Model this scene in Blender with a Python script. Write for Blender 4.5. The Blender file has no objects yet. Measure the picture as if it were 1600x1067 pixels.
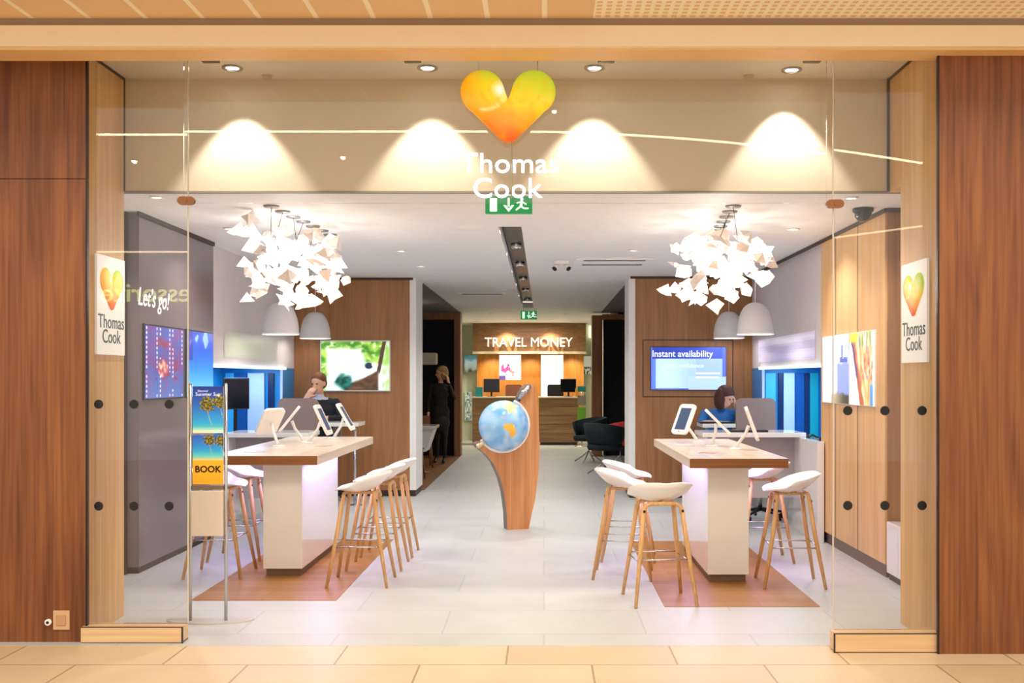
import bpy, bmesh, math, random
from mathutils import Vector, Matrix, noise
S = bpy.context.scene
COL = S.collection
random.seed(7)
PI = math.pi
# ---------------------------------------------------------------- camera, world, exposure
cam = bpy.data.objects.new('camera', bpy.data.cameras.new('camera'))
COL.objects.link(cam)
cam.location = (0, 0, 1.5)
cam.rotation_euler = (PI / 2, 0, 0)
cam.data.sensor_width = 36
cam.data.lens = 36.0
cam.data.shift_x = -50 / 1600
cam.data.shift_y = 57 / 1600
cam.data.clip_end = 100
S.camera = cam
S.view_settings.view_transform = 'Standard'
S.view_settings.look = 'None'
S.view_settings.gamma = 1
S.view_settings.use_curve_mapping = False
S.view_settings.exposure = 0.0
w = bpy.data.worlds.new('mall_ambience'); S.world = w
w.use_nodes = True
w.node_tree.nodes['Background'].inputs[0].default_value = (1, .90, .77, 1)
w.node_tree.nodes['Background'].inputs[1].default_value = 1.1

def light(kind, name, loc, power, color=(1, 1, 1), size=.05, rot=(0, 0, 0), parent=None, spot=None, blend=.4, sy=None):
    L = bpy.data.lights.new(name, kind); o = bpy.data.objects.new(name, L); COL.objects.link(o)
    L.energy = power; L.color = color; o.location = loc; o.rotation_euler = rot
    if kind == 'AREA':
        L.size = size
        if sy: L.shape = 'RECTANGLE'; L.size_y = sy
    else:
        L.shadow_soft_size = size
    if spot: L.spot_size = math.radians(spot); L.spot_blend = blend
    if parent: o.parent = parent
    return o
# added area light out of view, brightening the concourse floor and piers
light('AREA', 'concourse_fill', (-.3, 2.6, 4.6), 230, (1, .84, .64), 9, (math.radians(28), 0, 0), sy=1.2)

# ---------------------------------------------------------------- materials
MATS = {}
def srgb(h):
    r, g, b = [int(h[i:i + 2], 16) / 255 for i in (0, 2, 4)]
    f = lambda c: c / 12.92 if c <= .04045 else ((c + .055) / 1.055) ** 2.4
    return (f(r), f(g), f(b))
def base(name):
    m = bpy.data.materials.new(name); m.use_nodes = True
    return m, m.node_tree, m.node_tree.nodes['Principled BSDF']
def mat(name, col, rough=.5, metal=0, spec=.5, noise_amt=.06, nscale=8, bump=0, coat=0, trans=0):
    if name in MATS: return MATS[name]
    m, nt, b = base(name); N = nt.nodes; L = nt.links
    if isinstance(col, str): col = srgb(col)
    b.inputs['Roughness'].default_value = rough; b.inputs['Metallic'].default_value = metal
    b.inputs['Specular IOR Level'].default_value = spec
    b.inputs['Coat Weight'].default_value = coat; b.inputs['Coat Roughness'].default_value = .08
    tc = N.new('ShaderNodeTexCoord'); no = N.new('ShaderNodeTexNoise')
    no.inputs['Scale'].default_value = nscale; no.inputs['Detail'].default_value = 4
    L.new(tc.outputs['Object'], no.inputs['Vector'])
    mx = N.new('ShaderNodeMix'); mx.data_type = 'RGBA'
    mx.inputs['A'].default_value = (*[c * (1 - noise_amt) for c in col], 1)
    mx.inputs['B'].default_value = (*[min(1, c * (1 + noise_amt)) for c in col], 1)
    L.new(no.outputs['Fac'], mx.inputs['Factor']); L.new(mx.outputs['Result'], b.inputs['Base Color'])
    if bump:
        bp = N.new('ShaderNodeBump'); bp.inputs['Strength'].default_value = bump; bp.inputs['Distance'].default_value = .01
        L.new(no.outputs['Fac'], bp.inputs['Height']); L.new(bp.outputs['Normal'], b.inputs['Normal'])
    MATS[name] = m; return m
def emat(name, col, strength=1.0):
    if name in MATS: return MATS[name]
    m, nt, b = base(name)
    if isinstance(col, str): col = srgb(col)
    b.inputs['Base Color'].default_value = (*col, 1)
    b.inputs['Emission Color'].default_value = (*col, 1); b.inputs['Emission Strength'].default_value = strength
    b.inputs['Roughness'].default_value = .4
    MATS[name] = m; return m
def wood(name, c1, c2, axis='Z', scale=1.0, rough=.45, coat=0, fine=1.0):
    """veneer: long grain along one axis with cathedral figure"""
    if name in MATS: return MATS[name]
    m, nt, b = base(name); N = nt.nodes; L = nt.links
    c1 = srgb(c1); c2 = srgb(c2)
    tc = N.new('ShaderNodeTexCoord'); mp = N.new('ShaderNodeMapping')
    s = {'X': (.35, 6, 6), 'Y': (6, .35, 6), 'Z': (6, 6, .45)}[axis]
    mp.inputs['Scale'].default_value = [k * scale for k in s]
    L.new(tc.outputs['Object'], mp.inputs['Vector'])
    n1 = N.new('ShaderNodeTexNoise'); n1.inputs['Scale'].default_value = 1.6; n1.inputs['Detail'].default_value = 6; n1.inputs['Distortion'].default_value = 1.2
    L.new(mp.outputs[0], n1.inputs['Vector'])
    mp2 = N.new('ShaderNodeMapping'); s2 = {'X': (1.2, 60, 60), 'Y': (60, 1.2, 60), 'Z': (60, 60, 1.4)}[axis]
    mp2.inputs['Scale'].default_value = [k * scale * fine for k in s2]
    L.new(tc.outputs['Object'], mp2.inputs['Vector'])
    n2 = N.new('ShaderNodeTexNoise'); n2.inputs['Scale'].default_value = 1; n2.inputs['Detail'].default_value = 3
    L.new(mp2.outputs[0], n2.inputs['Vector'])
    ad = N.new('ShaderNodeMath'); ad.operation = 'MULTIPLY_ADD'; ad.inputs[1].default_value = .45
    L.new(n2.outputs['Fac'], ad.inputs[0]); 
    mu = N.new('ShaderNodeMath'); mu.operation = 'MULTIPLY'; mu.inputs[1].default_value = .62
    L.new(n1.outputs['Fac'], mu.inputs[0]); L.new(mu.outputs[0], ad.inputs[2])
    cr = N.new('ShaderNodeValToRGB'); cr.color_ramp.elements[0].position = .36; cr.color_ramp.elements[1].position = .68
    cr.color_ramp.elements[0].color = (*c1, 1); cr.color_ramp.elements[1].color = (*c2, 1)
    L.new(ad.outputs[0], cr.inputs[0]); L.new(cr.outputs[0], b.inputs['Base Color'])
    b.inputs['Roughness'].default_value = rough; b.inputs['Coat Weight'].default_value = coat; b.inputs['Coat Roughness'].default_value = .12
    bp = N.new('ShaderNodeBump'); bp.inputs['Strength'].default_value = .08; bp.inputs['Distance'].default_value = .005
    L.new(n2.outputs['Fac'], bp.inputs['Height']); L.new(bp.outputs['Normal'], b.inputs['Normal'])
    MATS[name] = m; return m
def tiles(name, c1, c2, mortar, bw, bh, msize=.006, rough=.3, off=.0, axes='XY', shift=(0, 0, 0), spec=.5):
    m, nt, b = base(name); N = nt.nodes; L = nt.links
    tc = N.new('ShaderNodeTexCoord'); mp = N.new('ShaderNodeMapping'); mp.inputs['Location'].default_value = shift
    L.new(tc.outputs['Object'], mp.inputs['Vector'])
    br = N.new('ShaderNodeTexBrick'); br.offset = off; br.inputs['Scale'].default_value = 1
    br.inputs['Brick Width'].default_value = bw; br.inputs['Row Height'].default_value = bh
    br.inputs['Mortar Size'].default_value = msize; br.inputs['Mortar Smooth'].default_value = .2
    br.inputs['Color1'].default_value = (*srgb(c1), 1); br.inputs['Color2'].default_value = (*srgb(c2), 1)
    br.inputs['Mortar'].default_value = (*srgb(mortar), 1)
    L.new(mp.outputs[0], br.inputs['Vector'])
    no = N.new('ShaderNodeTexNoise'); no.inputs['Scale'].default_value = 3.5; no.inputs['Detail'].default_value = 8; no.inputs['Roughness'].default_value = .65
    L.new(tc.outputs['Object'], no.inputs['Vector'])
    mr = N.new('ShaderNodeMapRange'); mr.inputs['To Min'].default_value = .86; mr.inputs['To Max'].default_value = 1.1
    L.new(no.outputs['Fac'], mr.inputs['Value'])
    mx = N.new('ShaderNodeMix'); mx.data_type = 'RGBA'; mx.blend_type = 'MULTIPLY'; mx.inputs['Factor'].default_value = 1
    L.new(br.outputs['Color'], mx.inputs['A']); L.new(mr.outputs[0], mx.inputs['B']); L.new(mx.outputs['Result'], b.inputs['Base Color'])
    rr = N.new('ShaderNodeMapRange'); rr.inputs['To Min'].default_value = rough * .8; rr.inputs['To Max'].default_value = rough * 1.3
    L.new(no.outputs['Fac'], rr.inputs['Value']); L.new(rr.outputs[0], b.inputs['Roughness'])
    b.inputs['Specular IOR Level'].default_value = spec
    MATS[name] = m; return m
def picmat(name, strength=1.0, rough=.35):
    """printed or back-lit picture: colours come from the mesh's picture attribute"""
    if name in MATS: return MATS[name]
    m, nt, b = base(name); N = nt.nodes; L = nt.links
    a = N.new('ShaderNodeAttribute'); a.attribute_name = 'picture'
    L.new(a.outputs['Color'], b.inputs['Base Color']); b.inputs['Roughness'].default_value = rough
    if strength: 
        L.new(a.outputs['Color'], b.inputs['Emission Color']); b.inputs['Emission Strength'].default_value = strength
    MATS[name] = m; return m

WALNUT = wood('walnut_veneer', '5e2f12', '945a30', 'Z', .9, .4)
OAK = wood('oak_veneer', 'cd9c60', 'e4ba84', 'Z', .7, .45)
OAKMID = wood('oak_veneer_mid', '8f5f38', 'ab784a', 'Z', 1.1, .45)
OAKTOP = wood('oak_worktop', 'd9bfa4', 'efe0cc', 'Y', 1, .3, .3)
OAKEDGE = wood('oak_worktop_edge', '774618', '966030', 'X', 1.5, .4)
OAKLEG = wood('oak_leg', 'c08c50', 'dfb27c', 'Z', 3, .4)
OAKFLOOR = tiles('oak_floor_planks', '9c6a2c', 'ae7c3a', '80561f', .95, .12, .002, .42, .5)
STANDWOOD = wood('globe_stand_wood', 'b8753f', 'd79a62', 'Z', 1, .4)
TRAVELWOOD = wood('orange_slat_wood', 'c87a2a', 'e29c46', 'Z', 2, .5)
COUNTERWOOD = wood('counter_wood', '7b5636', 'a57e55', 'X', 1.2, .45)
WHITE = mat('white_paint', 'efece8', .6)
WALLW = mat('pale_lilac_wall_paint', 'd9d0cf', .6)
CREAM = mat('cream_bulkhead_paint', 'dccdb4', .6, noise_amt=.02)
CREAM2 = mat('cream_soffit_paint', 'e2d6c2', .6, noise_amt=.02)
GLOSSW = mat('white_gloss_laminate', 'ece9e4', .12, coat=.6, noise_amt=.02)
GREYW = mat('warm_grey_lacquer', '75686a', .22, coat=.3, noise_amt=.03)
DARKB = mat('dark_brown_trim', '3a2722', .5)
PALEG = mat('pale_green_wall', 'd3dcc4', .6)
BLACK = mat('black_plastic', '0c0c0e', .35)
NAVY = mat('navy_black_curtain', '0b0c18', .8)
CHROME = mat('brushed_steel', 'c9c9cb', .25, 1)
PLASTW = mat('white_plastic', 'f3f0ec', .28, noise_amt=.02)
GREYF = mat('taupe_chair_fabric', '857068', .85, bump=.3, nscale=80)
TAUPE = mat('taupe_panel', '8c7f76', .5)
BLUE = mat('blue_acrylic', '0f7fc4', .35)
CYANB = mat('cyan_acrylic', '3fb4e6', .3)
TEALB = mat('teal_acrylic', '10a0b0', .3)
PALEB = mat('pale_blue_acrylic', 'b9cdf0', .3)
BLUED2 = mat('navy_acrylic', '0c2352', .3)
BLUED = mat('deep_blue_acrylic', '0a4f96', .3)
TEAL = mat('teal_card', '1d8f95', .5)
GREEN = mat('green_card', '6fae2e', .5)
PALEG = mat('pale_green_wall', 'b9c3a8', .6)
SKIN = mat('skin', 'd9a183', .5, noise_amt=.08, nscale=20)
CLIP = mat('bronze_clip', '8a5a38', .35, .6)
SILL = wood('pale_oak_sill', 'd2ab7c', 'e6c79c', 'X', 1, .4)
MALLPAINT = mat('concourse_beige_paint', 'fae8cc', .55, noise_amt=.03)
MALLGROOVE = mat('shadow_gap_metal', '9a8474', .5)
MALLWARMLIT = mat('warm_lit_trim', 'f2c488', .5)  # warm light on the beam underside, put into the trim colour

def glassmat():
    m = bpy.data.materials.new('clear_glass'); m.use_nodes = True; nt = m.node_tree; N = nt.nodes; L = nt.links
    N.remove(N['Principled BSDF']); out = N['Material Output']
    fr = N.new('ShaderNodeFresnel'); fr.inputs['IOR'].default_value = 1.5
    tr = N.new('ShaderNodeBsdfTransparent'); tr.inputs[0].default_value = (.985, .99, .985, 1)
    gl = N.new('ShaderNodeBsdfGlossy'); gl.inputs['Roughness'].default_value = 0
    mx = N.new('ShaderNodeMixShader'); L.new(fr.outputs[0], mx.inputs[0]); L.new(tr.outputs[0], mx.inputs[1]); L.new(gl.outputs[0], mx.inputs[2])
    L.new(mx.outputs[0], out.inputs[0]); MATS['glass'] = m; return m
GLASS = glassmat()

# ---------------------------------------------------------------- mesh helpers
class MB:
    def __init__(s): s.bm = bmesh.new(); s.mi = 0
    def _tag(s, faces):
        for f in faces: f.material_index = s.mi
    def box(s, x0, x1, y0, y1, z0, z1, bev=0, M=None):
        bm = s.bm
        c = ((x0 + x1) / 2, (y0 + y1) / 2, (z0 + z1) / 2)
        T = Matrix.Translation(c) @ Matrix.Diagonal((abs(x1 - x0), abs(y1 - y0), abs(z1 - z0), 1))
        if M is not None: T = M @ T
        nf = len(bm.faces)
        r = bmesh.ops.create_cube(bm, size=1, matrix=T)
        if bev:
            es = list({e for v in r['verts'] for e in v.link_edges})
            bmesh.ops.bevel(bm, geom=es, offset=bev, segments=2, profile=.5, affect='EDGES')
        bm.faces.ensure_lookup_table(); s._tag(bm.faces[nf:] if not bev else [f for f in bm.faces if f.material_index == 0 or True][nf - 0:] if False else bm.faces[nf:])
        return s
    def cone(s, p0, p1, r0, r1, seg=12, caps=True):
        bm = s.bm; p0 = Vector(p0); p1 = Vector(p1); d = p1 - p0
        q = d.to_track_quat('Z', 'Y').to_matrix().to_4x4()
        T = Matrix.Translation((p0 + p1) / 2) @ q
        nf = len(bm.faces)
        bmesh.ops.create_cone(bm, cap_ends=caps, segments=seg, radius1=r0, radius2=r1, depth=d.length, matrix=T)
        bm.faces.ensure_lookup_table()
        for f in bm.faces[nf:]: f.smooth = len(f.verts) == 4; f.material_index = s.mi
        return s
    def tube(s, pts, r, seg=8):
        pts = [Vector(p) for p in pts]; bm = s.bm; rings = []
        for i, p in enumerate(pts):
            d = (pts[min(i + 1, len(pts) - 1)] - pts[max(i - 1, 0)]).normalized()
            a = d.orthogonal().normalized() if i == 0 else (pa - d * pa.dot(d)).normalized()
            pa = a; b2 = d.cross(a); rr = r[i] if isinstance(r, (list, tuple)) else r
            rings.append([bm.verts.new(p + (a * math.cos(t) + b2 * math.sin(t)) * rr) for t in [2 * PI * k / seg for k in range(seg)]])
        for i in range(len(rings) - 1):
            for k in range(seg):
                f = bm.faces.new((rings[i][k], rings[i][(k + 1) % seg], rings[i + 1][(k + 1) % seg], rings[i + 1][k])); f.smooth = True; f.material_index = s.mi
        f = bm.faces.new(rings[0][::-1]); f.material_index = s.mi; f = bm.faces.new(rings[-1]); f.material_index = s.mi
        return s
    def lathe(s, prof, c=(0, 0, 0), seg=32, M=None):
        bm = s.bm; rings = []; M = M or Matrix()
        for r, z in prof:
            if r < 1e-6: rings.append([bm.verts.new(M @ (Vector(c) + Vector((0, 0, z))))])
            else: rings.append([bm.verts.new(M @ (Vector(c) + Vector((r * math.cos(t), r * math.sin(t), z)))) for t in [2 * PI * k / seg for k in range(seg)]])
        for a, b2 in zip(rings, rings[1:]):
            for k in range(seg):
                k2 = (k + 1) % seg
                vs = [a[k % len(a)], a[k2 % len(a)], b2[k2 % len(b2)], b2[k % len(b2)]]
                u = []
                for v in vs:
                    if v not in u: u.append(v)
                if len(u) > 2: f = bm.faces.new(u); f.smooth = True; f.material_index = s.mi
        return s
    def ball(s, c, r, sub=2, sc=(1, 1, 1), M=None):
        bm = s.bm; nf = len(bm.faces)
        T = Matrix.Translation(c) @ (M or Matrix()) @ Matrix.Diagonal((*sc, 1))
        bmesh.ops.create_icosphere(bm, subdivisions=sub, radius=r, matrix=T); bm.faces.ensure_lookup_table()
        for f in bm.faces[nf:]: f.smooth = True; f.material_index = s.mi
        return s
    def prism(s, pts, y0, y1, side_mi=None, M=None, plane='XZ'):
        """outline in XZ (or XY) extruded over depth"""
        bm = s.bm; M = M or Matrix()
        cv = (lambda a, b2, d: Vector((a, d, b2))) if plane == 'XZ' else (lambda a, b2, d: Vector((a, b2, d)))
        A = [bm.verts.new(M @ cv(a, b2, y0)) for a, b2 in pts]; B = [bm.verts.new(M @ cv(a, b2, y1)) for a, b2 in pts]
        f = bm.faces.new(A); f.material_index = s.mi; f = bm.faces.new(B[::-1]); f.material_index = s.mi
        n = len(pts)
        for i in range(n):
            f = bm.faces.new((A[i], B[i], B[(i + 1) % n], A[(i + 1) % n])); f.material_index = s.mi if side_mi is None else side_mi
        return s
    def build(s, name, mats, parent=None, loc=(0, 0, 0), rz=0, recalc=True):
        if recalc: bmesh.ops.recalc_face_normals(s.bm, faces=s.bm.faces)
        me = bpy.data.meshes.new(name); s.bm.to_mesh(me); s.bm.free()
        for m in (mats if isinstance(mats, (list, tuple)) else [mats]): me.materials.append(m)
        o = bpy.data.objects.new(name, me); COL.objects.link(o); o.location = loc; o.rotation_euler = (0, 0, rz)
        if parent: o.parent = parent
        return o
def tag(o, label, cat, group=None):
    o['label'] = label; o['category'] = cat
    if group: o['group'] = group
    return o
def thing(name, label, cat, loc=(0, 0, 0), rz=0, group=None):
    o = bpy.data.objects.new(name, None); COL.objects.link(o); o.empty_display_size = .1
    o.location = loc; o.rotation_euler = (0, 0, rz); return tag(o, label, cat, group)
def struct(name, mb, mats, label=None):
    o = mb.build(name, mats); o['kind'] = 'structure'
    if label: o['label'] = label
    return o
def sbox(name, mats, *b):
    m = MB(); m.box(*b); return struct(name, m, mats)
def ss(o, lab): o['label'] = lab; return o
def copy_tree(o, parent=None):
    c = o.copy(); COL.objects.link(c)
    if parent: c.parent = parent
    for ch in list(o.children): copy_tree(ch, c)
    return c
def text(name, body, size, mats, parent=None, loc=(0, 0, 0), rot=(PI / 2, 0, 0), depth=.002, align='CENTER', sx=1.0, sp=1.0, bold=0, shear=0):
    cu = bpy.data.curves.new('t', 'FONT'); cu.body = body; cu.size = size; cu.extrude = depth; cu.align_x = align; cu.align_y = 'CENTER'
    cu.space_character = sp; cu.offset = bold; cu.resolution_u = 3; cu.shear = shear
    t = bpy.data.objects.new('t', cu); COL.objects.link(t)
    dg = bpy.context.evaluated_depsgraph_get(); dg.update()
    me = bpy.data.meshes.new_from_object(t.evaluated_get(dg)); bpy.data.objects.remove(t)
    me.name = name; me.materials.clear()
    for m in (mats if isinstance(mats, (list, tuple)) else [mats]): me.materials.append(m)
    me.transform(Matrix.Diagonal((sx, 1, 1, 1)))
    o = bpy.data.objects.new(name, me); COL.objects.link(o); o.location = loc; o.rotation_euler = rot
    if parent: o.parent = parent
    return o
def picture(name, W, H, fn, m, parent=None, loc=(0, 0, 0), rz=0, nx=64, ny=48, mask=None, depth=.0):
    """flat picture in local XZ facing -Y, centred; fn(u, v) -> sRGB 0..1"""
    bm = bmesh.new(); lay = bm.loops.layers.color.new('picture')
    V = [[bm.verts.new(((i / nx - .5) * W, 0, (j / ny - .5) * H)) for i in range(nx + 1)] for j in range(ny + 1)]
    for j in range(ny):
        for i in range(nx):
            u, v = (i + .5) / nx, (j + .5) / ny
            if mask and not mask(u, v): continue
            f = bm.faces.new((V[j][i], V[j][i + 1], V[j + 1][i + 1], V[j + 1][i]))
            c = fn(u, v)
            for l in f.loops: l[lay] = (*[max(0, min(1, k)) for k in c], 1)
    me = bpy.data.meshes.new(name); bm.to_mesh(me); bm.free(); me.materials.append(m)
    o = bpy.data.objects.new(name, me); COL.objects.link(o); o.location = loc; o.rotation_euler = (0, 0, rz)
    if parent: o.parent = parent
    return o
def mixc(a, b, t): t = max(0, min(1, t)); return tuple(x + (y - x) * t for x, y in zip(a, b))
def hx(h): return tuple(int(h[i:i + 2], 16) / 255 for i in (0, 2, 4))
def nz(u, v, s=4, o=0): return noise.noise(Vector((u * s, v * s, o)))
def grad(stops, t):
    for (a, ca), (b, cb) in zip(stops, stops[1:]):
        if t <= b: return mixc(hx(ca), hx(cb), (t - a) / (b - a))
    return hx(stops[-1][1])
# ================================================================ STRUCTURE
CE = 2.77     # shop ceiling height
GX = -.2
# floors
FSHOP = tiles('shop_floor_tiles', 'c2c3c1', 'bbbcbb', 'b0b1b0', 1.2, .6, .006, .40, .5, spec=.6)
FMALL = tiles('concourse_tiles', 'd8c2a2', 'cdb592', 'a58b68', .9, .42, .006, .40, .5, shift=(.2, .1, 0))
sbox('floor', FSHOP, -4.4, 3.6, 5.74, 26, -.1, 0)
sbox('floor', FMALL, -9, 8, -7, 5.74, -.1, -.001)
o = sbox('floor', OAKFLOOR, -2.38, -1.4, 6.9, 9.5, -.02, .004)
o = sbox('floor', OAKFLOOR, .79, 1.81, 6.71, 9.4, -.02, .004)
BAYFLOOR = tiles('brown_bay_planks', '8a5c36', '7a4e2c', '53331a', 1.2, .14, .002, .42, .5)
sbox('floor', BAYFLOOR, -3.4, -1.6, 13.7, 19.8, -.02, .004)
# ceilings
def holed_ceiling():
    m = MB()
    for b in ((-4.4, -.385, 6.6, 26), (-.19, 3.6, 6.6, 26), (-.385, -.19, 6.6, 8.6), (-.385, -.19, 18.6, 26)):
        m.box(b[0], b[1], b[2], b[3], CE, CE + .1)
    return m
struct('ceiling', holed_ceiling(), WHITE)
m = MB(); m.box(-.385, -.19, 8.6, 18.6, CE + .12, CE + .16); m.box(-.395, -.385, 8.6, 18.6, CE + .1, CE + .16); m.box(-.19, -.18, 8.6, 18.6, CE + .1, CE + .16)
ch = struct('ceiling', m, BLACK)
sbox('ceiling', CREAM2, -2.75, 2.3, 5.66, 6.47, 3.39, 3.45)
# bay ceilings, with the bulkhead's shade put into their dark grey colour
SHADEC = mat('shaded_bay_ceiling', '6b6663', .7)
sbox('ceiling', SHADEC, -3.4, -1.62, 13.7, 19.8, CE - .012, CE - .001)
sbox('ceiling', SHADEC, 1.1, 2.9, 13.6, 19.8, CE - .012, CE - .001)
# bulkhead between entrance soffit and shop ceiling
m = MB(); m.box(-2.75, 2.3, 6.47, 6.5, 2.68, 3.45)
struct('wall_front', m, CREAM)
sbox('trim_1', mat('grey_bulkhead_edge', '8d8376', .5), -2.75, 2.3, 6.462, 6.5, 2.668, 2.68)
# facade piers (concourse side)
m = MB(); m.box(-7, -2.603, 5.82, 5.86, 0, 2.63); m.box(-7, -2.603, 5.82, 5.86, 2.634, 3.5)
struct('wall_front_left', m, WALNUT)
m = MB(); m.box(2.148, 7, 5.57, 5.61, 0, 3.5)
struct('wall_front_right', m, WALNUT)
sbox('trim_2', BLACK, -2.603, -2.595, 5.815, 5.83, .0, 3.4)
sbox('trim_3', BLACK, 2.14, 2.148, 5.565, 5.58, .0, 3.4)
# light oak reveals
sbox('wall_reveal_left', OAK, -2.75, -2.65, 5.86, 6.46, 0, 3.39)
sbox('wall_reveal_right', OAK, 2.18, 2.28, 5.61, 6.26, 0, 3.39)
sbox('wall_reveal_right', OAK, 2.18, 2.28, 6.262, 6.46, 2.67, 3.39)
sbox('trim_4', DARKB, -2.66, -2.645, 6.455, 6.468, 2.68, 3.39)
sbox('trim_5', DARKB, 2.165, 2.18, 6.455, 6.468, 2.68, 3.39)
sbox('trim_4', DARKB, -2.65, -2.642, 5.86, 6.46, 3.375, 3.39)
sbox('trim_5', DARKB, 2.172, 2.18, 5.61, 6.46, 3.375, 3.39)
# shop side walls, near ends
sbox('wall_left', GREYW, -3.45, -3.1, 7.84, 9.6, .05, CE)
sbox('wall_left', DARKB, -3.45, -3.19, 7.80, 7.84, 0, CE)
sbox('trim_6', DARKB, -3.1, -3.085, 7.80, 9.6, CE - .035, CE)
sbox('baseboard_left', DARKB, -3.44, -3.11, 7.85, 9.59, 0, .05)
sbox('wall_right', OAK, 2.56, 3.4, 7.69, 9.46, .1, CE)
sbox('wall_right', OAKMID, 2.575, 3.4, 7.67, 7.69, .1, CE)
sbox('baseboard_right', mat('dark_plinth', '5a4038', .4), 2.575, 3.4, 7.70, 9.45, 0, .1)
sbox('trim_7', DARKB, 2.545, 2.56, 7.66, 12.8, CE - .03, CE)
sbox('trim_7', DARKB, 2.56, 2.9, 7.64, 7.67, CE - .03, CE)
# seams on the right oak panelling
m = MB()
for y in (8.35, 8.98): m.box(2.557, 2.5605, y, y + .006, .1, CE - .03)
struct('trim_8', m, DARKB)
# outer walls behind the side bays
sbox('wall_left', WALLW, -4.4, -3.45, 6.2, 7.79, 0, CE)
sbox('wall_right', WALLW, 3.4, 3.6, 6.2, 26, 0, CE)
sbox('wall_left', WALLW, -4.4, -3.95, 7.79, 26, 0, CE)
sbox('wall_front_left', WALLW, -4.4, -2.75, 6.2, 6.46, 0, CE)
sbox('wall_front_right', WALLW, 2.28, 3.6, 6.3, 6.46, 0, CE)

def niche(sx, X, y0, y1, xin):
    """booth wall with a recessed blue desk bay"""
    a, b = (X - .12, X) if sx < 0 else (X, X + .12)
    nm = 'wall_left' if sx < 0 else 'wall_right'
    sbox(nm, WALLW, a, b, y0, y1, 1.62, CE)
    sbox(nm, WALLW, a, b, y0, y1, 0, .72)
    sbox(nm, BLUE, a, b, y1 - .55, y1, .721, 1.619)
    lo, hi = (xin - .05, xin) if sx < 0 else (xin, xin + .05)
    sbox(nm, BLUE, lo, hi, y0, y1, .72, 1.7)
    c0, c1 = (xin, X - .12) if sx < 0 else (X + .12, xin)
    sbox(nm, BLUE, c0, c1, y0 - .02, y0 - .0, .72, 1.7)
    sbox(nm, BLUE, c0, c1, y1 - .55, y1 - .5, .72, 1.7)
    sbox('trim_9', BLUE, c0, c1, y0, y1 - .55, 1.66, 1.7)
    # strip light along the top edge of the bay
    t = thing('strip_light', 'cool white light line along the top of the blue desk bay on the %s' % ('left' if sx < 0 else 'right'), 'strip light', ((a + b) / 2, (y0 + y1) / 2, 1.63), 0)
    mm = MB(); xx = (.075 if sx < 0 else -.075)
    mm.box(xx - .012, xx + .012, -(y1 - y0) / 2 + .01, (y1 - y0) / 2 - .5, -.03, .0, .004)
    mm.build('diffuser', emat('cool_strip', 'd6f4ff', 2.2), t)
    light('AREA', 'bay_light', (-.25 if sx < 0 else .25, -.3, -.0), 26, (.6, .82, 1), .3, (0, 0, 0), t, sy=2.4)
    # upright acrylic panels standing against the far end of the bay, and its pale lit edge
    ye = y1 - .55
    m_ = MB(); m_.box(*sorted((X, X + sx * .03)), ye - .03, ye, .76, 1.6, .004); struct('trim_9', m_, PALEB)
    L_ = ((-3.30, .07, BLUED2, 'dark'), (-3.48, .2, PALEB, 'pale'), (-3.66, .12, BLUED, 'deep blue'), (-3.8, .1, CYANB, 'cyan')) if sx < 0 else ((2.70, .12, CYANB, 'cyan'), (2.82, .05, BLUED2, 'dark narrow'), (2.92, .13, PALEB, 'pale'), (3.05, .1, BLUED, 'deep blue'), (3.135, .05, BLUED2, 'near black'), (3.22, .1, TEALB, 'teal'))
    for i, (xx, ww, mt, nm_) in enumerate(L_):
        d = MB(); d.box(xx - ww / 2, xx + ww / 2, ye - .035, ye - .005, .762, 1.56, .004)
        tag(d.build('divider_panel', mt), '%s upright acrylic panel at the far end of the %s desk bay' % (nm_, 'left' if sx < 0 else 'right'), 'panel', 'upright panels in the %s bay' % ('left' if sx < 0 else 'right'))
    # worktop inside
    d = MB(); xo = X + .0 if sx < 0 else X
    d.box(min(xin, xo) + .001, max(xin, xo) - .001, y0 + .01, y1 - .56, .722, .76, .004)
    tag(d.build('worktop', GLOSSW), 'white worktop running inside the %s blue bay' % ('left' if sx < 0 else 'right'), 'worktop')
niche(-1, -3.16, 9.62, 12.95, -3.9)
niche(1, 2.6, 9.48, 12.78, 3.3)
# wall graphics (backlit faint scenes) above the bays
def faint_l(u, v): return mixc(hx('cfc8c2'), hx('c6d0b4'), .5 + nz(u, v, 5) + .3 * math.sin(u * 5) - abs(v - .5))
def faint_r(u, v): return mixc(hx('c9bfe0'), hx('eee6ff'), .4 + .5 * math.sin(v * 9) + nz(u, v, 3))
o = picture('wall_picture', 2.0, .27, faint_l, picmat('faint_print', .08), None, (-3.155, 11.1, 1.84), PI / 2, 30, 10); tag(o, 'faint pale green print on the left wall above the blue desk bay', 'picture')
o = picture('wall_picture', 2.6, .27, faint_r, picmat('faint_print', .08), None, (2.595, 11.1, 1.82), -PI / 2, 30, 10); tag(o, 'pale lavender print on the right wall above the blue desk bay', 'picture')

# wood cross walls with white ends
sbox('wall_divider_left', OAKMID, -3.4, -1.70, 12.97, 13.07, .08, CE)
sbox('wall_divider_left', WHITE, -1.70, -1.62, 12.97, 13.65, .08, CE)
sbox('baseboard_left', DARKB, -3.39, -1.63, 12.98, 13.64, 0, .08)
sbox('wall_divider_right', OAKMID, 1.14, 3.3, 12.8, 12.9, .08, CE)
sbox('wall_divider_right', WHITE, 1.06, 1.14, 12.8, 13.45, .08, CE)
sbox('baseboard_right', DARKB, 1.07, 3.2, 12.81, 13.44, 0, .08)
sbox('trim_10', DARKB, -3.16, -1.66, 12.955, 12.97, CE - .03, CE)
sbox('trim_10', DARKB, 1.08, 2.6, 12.785, 12.8, CE - .03, CE)
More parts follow.
